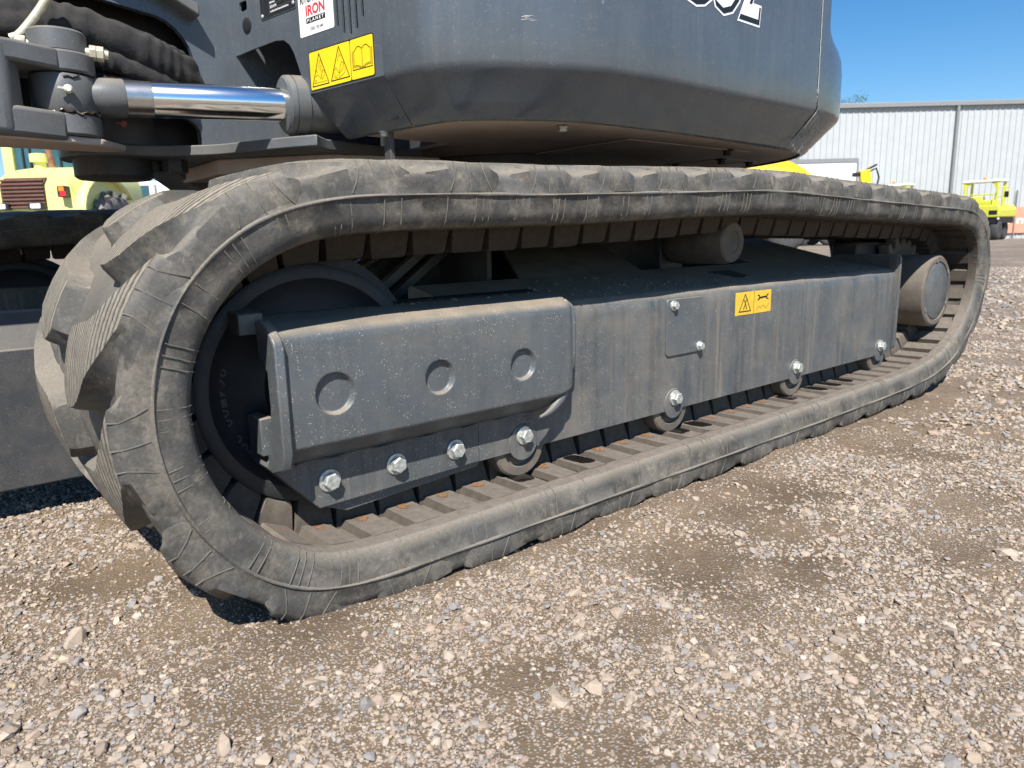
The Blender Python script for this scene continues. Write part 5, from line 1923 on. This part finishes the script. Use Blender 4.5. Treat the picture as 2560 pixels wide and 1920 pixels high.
bo = thing('banner', 'salmon banner with white lettering along the foot of the warehouse wall', 'banner', at(D, 0, ZG), rotz=BROT)
ban.build('sheet', [M_SALMON], bo)
mb = MB()
place_text(mb, '6 ma', (Vector((0, -0.125, 0)), Vector((1, 0, 0)), Vector((0, 0, 1)), Vector((0, -1, 0))), 27.55, 29.3, 0.80, 1.25, 0.0, bold=0.02)
mb.build('lettering', [M_WHITEINK], bo)
for px in (27.0, 28.1, 30.0, 32.5, 35):
    MB().box(px - 0.03, px + 0.03, -0.2, -0.13, 0, 2.6).build('post', [M_TRIM], bo)

# ---- trees behind the shed: trunk, limbs, leaf-clump crown
def leaf_mat(name, c):
    m, nt, b = newmat(name)
    g = N(nt)
    w = g.worldpos()
    n = g.ramp(g.noise(w, 2.5, 4), [(0.3, 0.0), (0.7, 1.0)])
    g.link(g.mix(n, tuple(x * 0.6 for x in c), tuple(x * 1.35 for x in c)), b.inputs['Base Color'])
    b.inputs['Roughness'].default_value = 0.6
    return m
M_LEAF = leaf_mat('gum_leaves', (0.055, 0.085, 0.035))
def tree(depth, lat, h, r, seed, label):
    rr = random.Random(seed)
    t = thing('gum_tree', label, 'tree', at(depth, lat, ZG), group='trees behind the warehouse')
    mb = MB()
    mb.tube([(0, 0, 0), (0.1, 0, h * 0.4), (0.0, 0.1, h * 0.75), (0.1, 0.1, h * 0.95)], [0.28, 0.22, 0.12, 0.04], n=8)
    tips = []
    for i in range(9):
        a = rr.uniform(0, 6.28)
        z0 = h * rr.uniform(0.45, 0.8)
        tip = Vector((r * 0.8 * math.cos(a), r * 0.8 * math.sin(a), z0 + rr.uniform(0.6, 1.6)))
        mb.tube([(0.05, 0.05, z0), tip * 0.5 + Vector((0, 0, z0 * 0.5)), tip], [0.09, 0.06, 0.02], n=6)
        tips.append(tip)
    mb.build('trunk', [M_BARK], t, smooth=60)
    tips.append(Vector((0, 0, h)))
    cr = MB()
    for tip in tips:
        for k in range(5):
            c = tip + Vector((rr.gauss(0, 0.5), rr.gauss(0, 0.5), rr.gauss(0, 0.35)))
            for _ in range(130):
                p = c + Vector((rr.gauss(0, 0.33), rr.gauss(0, 0.33), rr.gauss(0, 0.25)))
                d1 = Vector((rr.uniform(-1, 1), rr.uniform(-1, 1), rr.uniform(-1, 0.4))).normalized() * rr.uniform(0.10, 0.20)
                d2 = d1.orthogonal().normalized() * 0.05
                cr.add([p, p + d1 * 0.5 + d2, p + d1, p + d1 * 0.5 - d2], [(0, 1, 2, 3)])
    cr.build('crown', [M_LEAF], t)
tree(60, 27.3, 10.6, 0.9, 1, 'dark gum tree rising above the warehouse roof beside the bodywork')
tree(62, 29.2, 9.9, 1.2, 2, 'lower gum tree just clearing the warehouse roof line')

def rbox(mb, x0, x1, y0, y1, z0, z1, mi=0):
    mb.box(x0, x1, y0, y1, z0, z1, mi)
    return mb

def wheel_parts(parent, c, r, w, axis=(1, 0, 0), lugs=0, tyre=M_TYRE, rim=M_BLACK, name='wheel'):
    o = bpy.data.objects.new(name, None)
    COL.objects.link(o)
    o.parent = parent
    axis = Vector(axis)
    m2 = MB()
    m2.lathe(Vector(c) - axis * w / 2, axis, [(0.02 * w, r * 0.58), (0.0, r * 0.66), (0.02 * w, r * 0.86), (0.14 * w, r * 0.97), (0.5 * w, r), (0.86 * w, r * 0.97), (0.98 * w, r * 0.86), (w, r * 0.66), (0.98 * w, r * 0.58)], n=40)
    m2.build('tyre', [tyre], o, smooth=50)
    m2 = MB()
    m2.lathe(Vector(c) - axis * w / 2, axis, [(0.06 * w, r * 0.6), (0.10 * w, r * 0.5), (0.30 * w, r * 0.44), (0.30 * w, r * 0.15), (0.2 * w, r * 0.13), (0.2 * w, r * 0.02)], n=32)
    m2.build('rim', [rim], o, smooth=40)
    if lugs:
        m2 = MB()
        e = axis.orthogonal().normalized(); g = axis.cross(e)
        for i in range(lugs):
            for s in (-1, 1):
                a = 2 * math.pi * (i + (0.5 if s > 0 else 0)) / lugs
                a2 = a + 0.34
                p0 = Vector(c) + axis * (s * w * 0.5) + r * 0.95 * (math.cos(a2) * e + math.sin(a2) * g)
                p1 = Vector(c) + axis * (s * w * 0.02) + r * 1.02 * (math.cos(a) * e + math.sin(a) * g)
                m2.beam(p0, p1, 0.085, 0.10, upv=(math.cos(a) * e + math.sin(a) * g))
        m2.build('tyre_lugs', [tyre], o)
    return o

# ---- pneumatic tyred roller on the right
def pneumatic_roller(depth, lat, rot, label, group='lime rollers parked along the warehouse'):
    t = thing('road_roller', label, 'roller', at(depth, lat, ZG), rotz=BROT + rot, group=group)
    mb = MB(); mb.prism([(-0.95, 1.15), (0.95, 1.15), (1.0, 1.55), (0.85, 1.78), (-0.85, 1.78), (-1.0, 1.55)], ((0, -1.0, 0), (1, 0, 0), (0, 0, 1), (0, 1, 0)), 0, 3.2); mb.build('body', [M_LIME], t, bevel=0.06)
    mb = MB(); mb.prism([(-0.85, 1.78), (0.6, 1.78), (0.55, 2.02), (-0.8, 2.02)], ((0, -0.85, 0), (1, 0, 0), (0, 0, 1), (0, 1, 0)), 0, 1.2); mb.build('hood', [M_LIME], t, bevel=0.06)
    mb = MB(); mb.box(-0.8, -0.2, -0.3, 0.6, 2.02, 2.25); mb.build('console', [M_LIME], t, bevel=0.05)
    mb = MB(); mb.box(-0.9, 0.9, -0.9, 2.1, 0.85, 1.148); mb.build('under_frame', [M_BLACK], t, bevel=0.03)
    mb = MB(); mb.box(-1.15, 0.75, -0.5, 1.1, 2.94, 3.06); mb.build('canopy', [M_WHITEB], t, bevel=0.04)
    for x in (-1.0, 0.6):
        for y in (-0.4, 0.95):
            mb = MB(); mb.box(x - 0.06, x + 0.06, y - 0.05, y + 0.05, 1.78, 2.94); mb.build('post', [M_LIME], t, bevel=0.01)
    for sx, x in ((1, -0.94), (-1, 0.54)):
        mb = MB(); mb.prism([(x, 2.94), (x + sx * 0.26, 2.94), (x, 2.62)], ((0, -0.42, 0), (1, 0, 0), (0, 0, 1), (0, 1, 0)), 0, 0.06); mb.build('gusset', [M_LIME], t)
    mb = MB(); mb.lathe((-0.2, 0.2, 3.06), (0, 0, 1), [(0, 0.09), (0.05, 0.09), (0.14, 0.075), (0.17, 0.03)], n=14); mb.build('beacon', [M_ORANGE], t, smooth=50)
    mb = MB(); mb.box(0.45, 0.85, -1.012, -0.99, 1.28, 1.50); mb.build('lamp_panel', [M_BLACK], t)
    mb = MB(); mb.box(-0.45, 0.02, -1.012, -0.99, 1.22, 1.38); mb.build('number_plate', [M_WHITEB], t)
    mb = MB(); mb.lathe((0.22, -0.99, 1.25), (0, -1, 0), [(0, 0.07), (0.03, 0.07), (0.04, 0.03)], n=14); mb.build('headlamp', [M_LAMP], t, smooth=50)
    mb = MB(); mb.lathe((0.93, -0.98, 1.08), (0, -1, 0), [(0, 0.06), (0.03, 0.06), (0.04, 0.03)], n=14); mb.build('side_lamp', [M_LAMP], t, smooth=50)
    for i, (p, q) in enumerate((((0.75, -0.9, 1.7), (0.75, -0.9, 2.65)), ((0.95, -0.2, 1.7), (0.95, -0.2, 2.65)), ((0.75, -0.9, 2.65), (0.95, -0.2, 2.65)), ((0.55, -0.9, 1.7), (0.55, -0.9, 2.32)), ((-0.9, -0.9, 2.32), (0.6, -0.9, 2.32)), ((0.95, 0.4, 1.7), (0.95, 0.4, 2.65)), ((0.95, -0.2, 2.65), (0.95, 0.4, 2.65)), ((0.75, -0.9, 2.15), (1.15, -0.9, 2.25)))):
        MB().cyl(p, q, 0.03, n=8).build('rail', [M_LIME], t, smooth=40)
    mb = MB(); mb.prism(roundrect(1.08, 1.27, 2.12, 2.42, 0.05), ((0, -0.93, 0), (1, 0, 0), (0, 0, 1), (0, 1, 0)), 0, 0.08); mb.build('mirror', [M_BLACK], t)
    for x in (-0.72, -0.24, 0.24, 0.72):
        wheel_parts(t, (x, -0.45, 0.50), 0.5, 0.42, axis=(1, 0, 0))
    for x in (-0.5, 0.0, 0.5):
        wheel_parts(t, (x, 1.6, 0.50), 0.5, 0.42, axis=(1, 0, 0))
    t.scale = (0.94, 0.62, 0.97)
    return t
pneumatic_roller(37.5, 24.25, -0.95, 'lime green tyred road roller with canopy in front of the warehouse, wheels in view')
pneumatic_roller(39.0, 20.45, -0.75, 'lime road roller whose canopy just shows above the rubber track')

# ---- white truck box, yellow bonnet, loader arm tip behind the excavator's tail
tb = thing('truck', 'white box truck parked before the warehouse, partly hidden by the tail', 'truck', at(33, 0, ZG), rotz=BROT)
mb = MB(); mb.box(8.5, 15.50, 0, 2.4, 1.0, 3.58); mb.build('box_body', [M_WHITEB], tb, bevel=0.03)
mb = MB(); mb.box(8.48, 15.53, -0.02, 2.42, 3.58, 3.76); mb.build('top_rail', [M_TRIM], tb)
mb = MB(); mb.box(15.45, 15.54, -0.03, 0.05, 1.0, 3.58); mb.build('corner_post', [M_TRIM], tb)
mb = MB(); mb.box(8.6, 15.6, 0.2, 2.2, 0.75, 0.99); mb.build('chassis', [M_BLACK], tb)
mb = MB(); mb.prism([(6.3, 0.6), (8.3, 0.6), (8.3, 3.0), (7.0, 3.0), (6.3, 1.9)], ((0, 0.1, 0), (1, 0, 0), (0, 0, 1), (0, 1, 0)), 0, 2.2); mb.build('cab', [M_WHITEB], tb, bevel=0.1)
for x in (7.3, 13.2, 14.5):
    for y in (0.25, 2.05):
        wheel_parts(tb, (x, y, 0.5), 0.5, 0.3, axis=(0, 1, 0))

yb = thing('loader', 'yellow wheel loader whose rounded bonnet shows above the track', 'loader', at(24, -0.2, ZG), rotz=BROT)
rows = []
for i in range(14):
    t = i / 13
    xx = 7.2 + 3.25 * t
    top = 2.98 if t < 0.5 else 2.98 - 0.80 * ((t - 0.5) / 0.5) ** 2.2
    row = []
    for k in range(13):
        a = math.pi * k / 12
        row.append((xx, 0.9 - 0.95 * math.cos(a), 1.6 + (top - 1.6) * min(1, 1.25 * math.sin(a)) ** 0.6))
    rows.append(row)
mb = MB(); mb.grid(rows)
mb.f.append(tuple(range(12, -1, -1))); mb.mi.append(0)
k = len(mb.v); mb.f.append(tuple(range(k - 13, k))); mb.mi.append(0)
mb.build('bonnet', [M_MACH], yb, smooth=50)
mb = MB(); mb.box(7.2, 10.40, 0.0, 1.8, 1.2, 1.6); mb.build('lower_body', [M_MACH], yb, bevel=0.05)
mb = MB(); mb.box(9.85, 10.47, -0.06, 0.10, 2.26, 2.33); mb.build('bonnet_lip', [M_BLACK], yb)
mb = MB(); mb.box(5.4, 7.1, 0.1, 1.7, 1.5, 3.3); mb.build('cab', [M_GLASS], yb, bevel=0.06)
for x in (6.0, 9.2):
    for y in (-0.1, 1.9):
        wheel_parts(yb, (x, y, 0.75), 0.75, 0.5, axis=(0, 1, 0), rim=M_MACH)

la = thing('crane_arm', 'short yellow hydraulic arm with black hoses against the white wall', 'machine', at(30, 14.55, ZG), rotz=BROT)
mb = MB(); mb.beam((0.0, 0, 1.8), (-0.18, 0, 3.0), 0.42, 0.26, upv=(0, 1, 0)); mb.build('arm', [M_MACH], la, bevel=0.04)
mb = MB(); mb.tube([(-0.1, -0.1, 2.9), (0.25, -0.1, 3.05), (0.38, -0.1, 2.7), (0.3, -0.1, 2.2)], 0.035, n=8); mb.build('hose', [M_BLACK], la, smooth=60)
mb = MB(); mb.box(-0.62, -0.36, -0.1, 0.1, 2.75, 2.9); mb.box(-0.40, -0.16, -0.06, 0.06, 2.78, 2.86); mb.build('work_lamp', [M_BLACK], la)
mb = MB(); mb.beam((-0.1, 0, 3.0), (0.30, 0, 3.2), 0.12, 0.06); mb.build('work_lamp', [M_BLACK], la)
mb = MB(); mb.box(-0.8, 0.6, -0.3, 0.6, 0.0, 1.8); mb.build('base', [M_BLACK], la, bevel=0.05)

# ---- soil compactor at left: pale lime bonnet, brown grille, cab
DC = 12.6
cmpct = thing('soil_compactor', 'pale lime soil compactor with brown grille and big tyre, seen rear on at left', 'compactor', at(DC, 0, ZG), rotz=BROT)
def lx(px):  # lateral metres for a photo column at this depth
    return -8.60 + 0.00672 * px
def lz(py):
    return 1.90 - (py - 430) * 0.00655
# bonnet: lofted rounded hump
rows = []
xl, xr = lx(-12), lx(205)
for i in range(10):
    t = i / 9
    yy = -0.05 + 2.2 * t
    sh = 0.10 * (1 - min(1, t * 4)) ** 2
    zt = lz(424) - 0.10 * (1 - min(1, t * 3)) ** 2 + 0.12 * t
    row = []
    cx_, hw = (xl + xr) / 2, (xr - xl) / 2 - sh
    for k in range(25):
        a = math.pi * k / 24
        c_, s_ = math.cos(a), math.sin(a)
        row.append((cx_ - hw * math.copysign(abs(c_) ** 0.42, c_), yy, 1.15 + (zt - 1.15) * abs(s_) ** 0.36 + (0.05 * (1 - c_ * c_))))
    rows.append(row)
mb = MB(); mb.grid(rows)
mb.f.append(tuple(range(24, -1, -1))); mb.mi.append(0)
mb.build('bonnet', [M_LIMEP], cmpct, smooth=50)
# grille of separate louvres
gl, gr, gt, gb = lx(14), lx(124), lz(446), lz(522)
mb = MB(); mb.prism([(gl, gb), (gr, gb), (gr, gt - 0.10), (gr + 0.06, gt), (gl + 0.10, gt), (gl, gt - 0.10)], ((0, 0, 0), (1, 0, 0), (0, 0, 1), (0, -1, 0)), 0.0, 0.075); mb.build('grille_frame', [M_GRILL], cmpct)
nl = 8
for i in range(nl):
    z = gb + 0.02 + (gt - gb - 0.06) * i / (nl - 1)
    mb = MB(); mb.beam((gl + 0.02, -0.09, z), (gr - 0.0, -0.09, z), 0.03, 0.035); mb.build('louvre', [M_GRILL], cmpct, bevel=0.008)
for px in (18, 105):
    mb = MB(); mb.prism(roundrect(lx(px) - 0.125, lx(px) + 0.125, lz(525), lz(509), 0.02), ((0, -0.06, 0), (1, 0, 0), (0, 0, 1), (0, -1, 0)), 0, 0.10); mb.build('lamp_housing', [M_BLACK], cmpct)
    mb = MB(); mb.prism(roundrect(lx(px) - 0.09, lx(px) + 0.08, lz(523), lz(511), 0.015), ((0, -0.16, 0), (1, 0, 0), (0, 0, 1), (0, -1, 0)), 0, 0.01); mb.build('headlamp', [M_LAMP], cmpct)
# bumper beam with stickers
mb = MB(); mb.box(lx(-30), lx(238), -0.08, 0.3, lz(570), lz(535)); mb.build('bumper', [M_TEAL], cmpct, bevel=0.02)
for i in range(6):
    x0 = lx(134 + i * 11)
    mb = MB(); mb.add([(x0, -0.086, lz(545)), (x0 + 0.04, -0.086, lz(545)), (x0 + 0.075, -0.086, lz(538)), (x0 + 0.035, -0.086, lz(538))], [(0, 1, 2, 3)]); mb.build('red_stripe', [M_REDL], cmpct)
mb = MB(); mb.box(lx(130), lx(202), -0.0845, -0.081, lz(546), lz(537)); mb.build('yellow_strip', [M_YELLOW], cmpct)
mb = MB(); mb.box(lx(82), lx(120), -0.0845, -0.081, lz(548), lz(536)); mb.build('white_notice', [M_WHITEB], cmpct)
mb = MB(); mb.add([(lx(86), -0.086, lz(546)), (lx(96), -0.086, lz(546)), (lx(91), -0.086, lz(538))], [(0, 1, 2)]); mb.build('notice_triangle', [M_YELLOW], cmpct)
# rear lamp cluster
mb = MB(); mb.prism(roundrect(lx(165), lx(186), lz(497), lz(469), 0.02), ((0, -0.12, 0), (1, 0, 0), (0, 0, 1), (0, -1, 0)), -0.2, 0.06); mb.build('lamp_box', [M_BLACK], cmpct)
mb = MB(); mb.box(lx(171), lx(184), -0.21, -0.18, lz(482), lz(471)); mb.build('orange_lens', [M_ORANGE], cmpct)
mb = MB(); mb.box(lx(173), lx(186), -0.21, -0.18, lz(495), lz(483)); mb.build('red_lens', [M_REDL], cmpct)
# things standing further in than the bumper line keep their own depth
def fx(px, y):
    return lx(px) * (DC + y) / DC
def fz(py, y):
    return 0.57 + (lz(py) - 0.57) * (DC + y) / DC
# wheel arch: flared rim, black slab for the well's shade, tyre
ac = (fx(236, 0.75), 0.78, fz(545, 0.75))
rows = []
for i in range(13):
    a = math.radians(195 - 165 * i / 12)
    q = [(fx(186, 0.3), ac[1] + 0.80 * math.cos(a), ac[2] + 0.72 * math.sin(a)), (fx(226, 0.3), ac[1] + 0.86 * math.cos(a), ac[2] + 0.70 * math.sin(a)), (fx(246, 0.3), ac[1] + 0.90 * math.cos(a), ac[2] + 0.69 * math.sin(a))]
    rows.append(q)
mb = MB(); mb.grid(rows); fd = mb.build('fender', [M_LIMEP], cmpct, smooth=50)
s_ = fd.modifiers.new('t', 'SOLIDIFY'); s_.thickness = 0.05
mb = MB(); mb.prism([(ac[1] + 0.74 * math.cos(math.radians(t)), ac[2] + 0.64 * math.sin(math.radians(t))) for t in range(200, -30, -12)], ((fx(186, 0.3), 0, 0), (0, 1, 0), (0, 0, 1), (1, 0, 0)), 0.0, 0.16); mb.build('wheel_well', [M_BLACK], cmpct)
wheel_parts(cmpct, (fx(252, 0.8), 0.95, 0.80), 0.80, 0.56, axis=(1, 0, 0), lugs=16, tyre=M_TYREG, rim=M_MACH)
wheel_parts(cmpct, (fx(-75, 0.8), 0.95, 0.80), 0.80, 0.56, axis=(1, 0, 0), lugs=16, tyre=M_TYREG, rim=M_MACH)
# cab: pillars, panes, roof
yc = 1.45
zt = fz(280, yc)
for px in (44, 222):
    mb = MB(); mb.box(fx(px, yc) - 0.10, fx(px, yc) + 0.10, yc - 0.08, yc + 0.08, fz(460, yc), zt); mb.build('cab_pillar', [M_LIMEP], cmpct, bevel=0.02)
for px in (238, 262):
    mb = MB(); mb.box(fx(px, 2.2) - 0.03, fx(px, 2.2) + 0.03, 2.2, 2.28, fz(480, 2.2), fz(280, 2.2)); mb.build('cab_pillar', [M_BLACK], cmpct)
mb = MB(); mb.box(fx(52, yc), fx(214, yc), yc, yc + 0.02, fz(450, yc), zt); mb.build('rear_pane', [M_GLASS], cmpct)
for px in (78, 96, 170):
    mb = MB(); mb.box(fx(px, yc) - 0.015, fx(px, yc) + 0.015, yc - 0.03, yc - 0.002, fz(450, yc), zt); mb.build('pane_bar', [M_BLACK], cmpct)
mb = MB(); mb.box(fx(232, 2.0), fx(268, 2.0), 2.3, 2.32, fz(500, 2.0), fz(280, 2.0)); mb.build('side_pane', [M_GLASS], cmpct)
mb = MB(); mb.box(fx(40, yc), fx(268, yc), 1.3, 3.0, zt, zt + 0.1); mb.build('cab_roof', [M_WHITEB], cmpct, bevel=0.03)
mb = MB(); mb.box(fx(44, yc), fx(226, yc), 1.4, 2.9, 1.2, fz(448, yc)); mb.build('cab_base', [M_LIMEP], cmpct, bevel=0.04)
# shoulder of the bonnet up to the cab pillar on the right
mb = MB(); mb.prism([(fx(196, 0.9), fz(440, 0.9)), (fx(226, 0.9), fz(440, 0.9)), (fx(226, 0.9), fz(388, 0.9)), (fx(214, 0.9), fz(388, 0.9))], ((0, 0.9, 0), (1, 0, 0), (0, 0, 1), (0, 1, 0)), 0, 0.5); mb.build('shoulder', [M_LIMEP], cmpct, bevel=0.03)
# pre-cleaner and exhaust stack
mb = MB(); mb.lathe((fx(116, 0.9), 0.9, fz(424, 0.9)), (0, 0, 1), [(-0.15, 0.10), (0.11, 0.10), (0.115, 0.155), (0.25, 0.155), (0.26, 0.12)], n=24); mb.build('pre_cleaner', [M_LIMEP], cmpct, smooth=40)
mb = MB(); mb.tube([(fx(147, 0.7), 0.7, fz(428, 0.7)), (fx(144, 0.7), 0.7, fz(398, 0.7)), (fx(140, 0.7), 0.68, fz(370, 0.7)), (fx(132, 0.7), 0.62, fz(358, 0.7))], [0.06, 0.055, 0.05, 0.05], n=12); mb.build('exhaust', [M_RUSTY], cmpct, smooth=50)

# ---- padfoot drum of another compactor
DP = 16.0
pdm = thing('padfoot_roller', 'rusty padfoot drum roller beyond the big tyre', 'roller', at(DP, -8.05, ZG), rotz=BROT + 0.35)
mb = MB(); mb.lathe((-0.55, 0, 0.72), (1, 0, 0), [(0, 0.5), (0.0, 0.64), (1.1, 0.64), (1.1, 0.5)], n=48); mb.build('drum', [M_RUSTY], pdm, smooth=30)
for i in range(14):
    for j in range(4):
        a = 2 * math.pi * (i + 0.5 * (j % 2)) / 14
        n_ = Vector((0, math.cos(a), math.sin(a)))
        c_ = Vector((-0.42 + j * 0.28, 0, 0.72)) + n_ * 0.63
        t_ = n_.cross(Vector((1, 0, 0)))
        lo = [c_ + Vector((sx * 0.085, 0, 0)) + t_ * (sy_ * 0.085) for sx, sy_ in ((-1, -1), (1, -1), (1, 1), (-1, 1))]
        hi = [c_ + n_ * 0.14 + Vector((sx * 0.06, 0, 0)) + t_ * (sy_ * 0.06) for sx, sy_ in ((-1, -1), (1, -1), (1, 1), (-1, 1))]
        mb = MB(); mb.add(lo + hi, [(4, 5, 6, 7), (0, 1, 5, 4), (1, 2, 6, 5), (2, 3, 7, 6), (3, 0, 4, 7)])
        mb.build('pad_foot', [M_RUSTY], pdm)
mb = MB(); mb.box(-0.7, -0.58, -0.9, 2.2, 0.55, 0.9); mb.box(0.58, 0.7, -0.9, 2.2, 0.55, 0.9); mb.build('drum_frame', [M_RUSTY], pdm)
mb = MB(); mb.box(-0.7, 0.7, 1.6, 3.0, 0.9, 1.75); mb.build('engine_box', [M_RUSTY], pdm, bevel=0.05)

# ---- white truck and blue shed behind the compactor
DT = 20.0
wt = thing('truck', 'white tray truck with dark side window behind the compactor', 'truck', at(DT, 0, ZG), rotz=BROT)
tx = lambda px: -10.21 + (px - 318) * 0.01098
tz = lambda py: 1.98 - (py - 490) * 0.0100
mb = MB(); mb.prism([(tx(318), 0.6), (tx(420), 0.6), (tx(420), tz(452)), (tx(345), tz(452)), (tx(318), tz(490))], ((0, 0, 0), (1, 0, 0), (0, 0, 1), (0, 1, 0)), 0, 2.0); mb.build('cab', [M_WHITEB], wt, bevel=0.08)
mb = MB(); mb.box(tx(336), tx(374), -0.03, 0.02, tz(500), tz(463)); mb.build('window', [M_GLASS], wt)
mb = MB(); mb.box(tx(424), tx(640), 0.0, 2.1, 0.9, tz(462)); mb.build('tray_body', [M_WHITEB], wt, bevel=0.03)
mb = MB(); mb.box(tx(388), tx(392), -0.04, 0.0, tz(520), tz(462)); mb.build('door_seam', [M_TRIM], wt)
mb = MB(); mb.box(tx(330), tx(640), 0.2, 1.8, 0.5, 0.89); mb.build('chassis', [M_BLACK], wt)
for px in (350, 560):
    for y in (0.15, 1.9):
        wheel_parts(wt, (tx(px), y, 0.45), 0.45, 0.28, axis=(0, 1, 0))
bs = thing('shipping_container', 'blue container with a pale door beside the white truck', 'container', at(26, 0, ZG), rotz=BROT)
bx = lambda px: -14.72 + (px - 215) * 0.0147
mb = MB()
rb, rt_ = [], []
x = bx(215)
while x < bx(330):
    for dx, dy in ((0, 0), (0.07, 0), (0.10, 0.035), (0.17, 0.035)):
        rb.append((x + dx, dy, 0.15)); rt_.append((x + dx, dy, 2.6))
    x += 0.20
mb.grid([rb, rt_]); mb.build('side_wall', [M_BLUEB], bs)
mb = MB(); mb.box(bx(215), bx(330), 0.05, 2.4, 0.15, 2.62); mb.build('box_body', [M_BLUEB], bs)
mb = MB(); mb.box(bx(300), bx(318), -0.05, -0.01, 0.3, 2.4); mb.build('door', [M_WHITEB], bs)
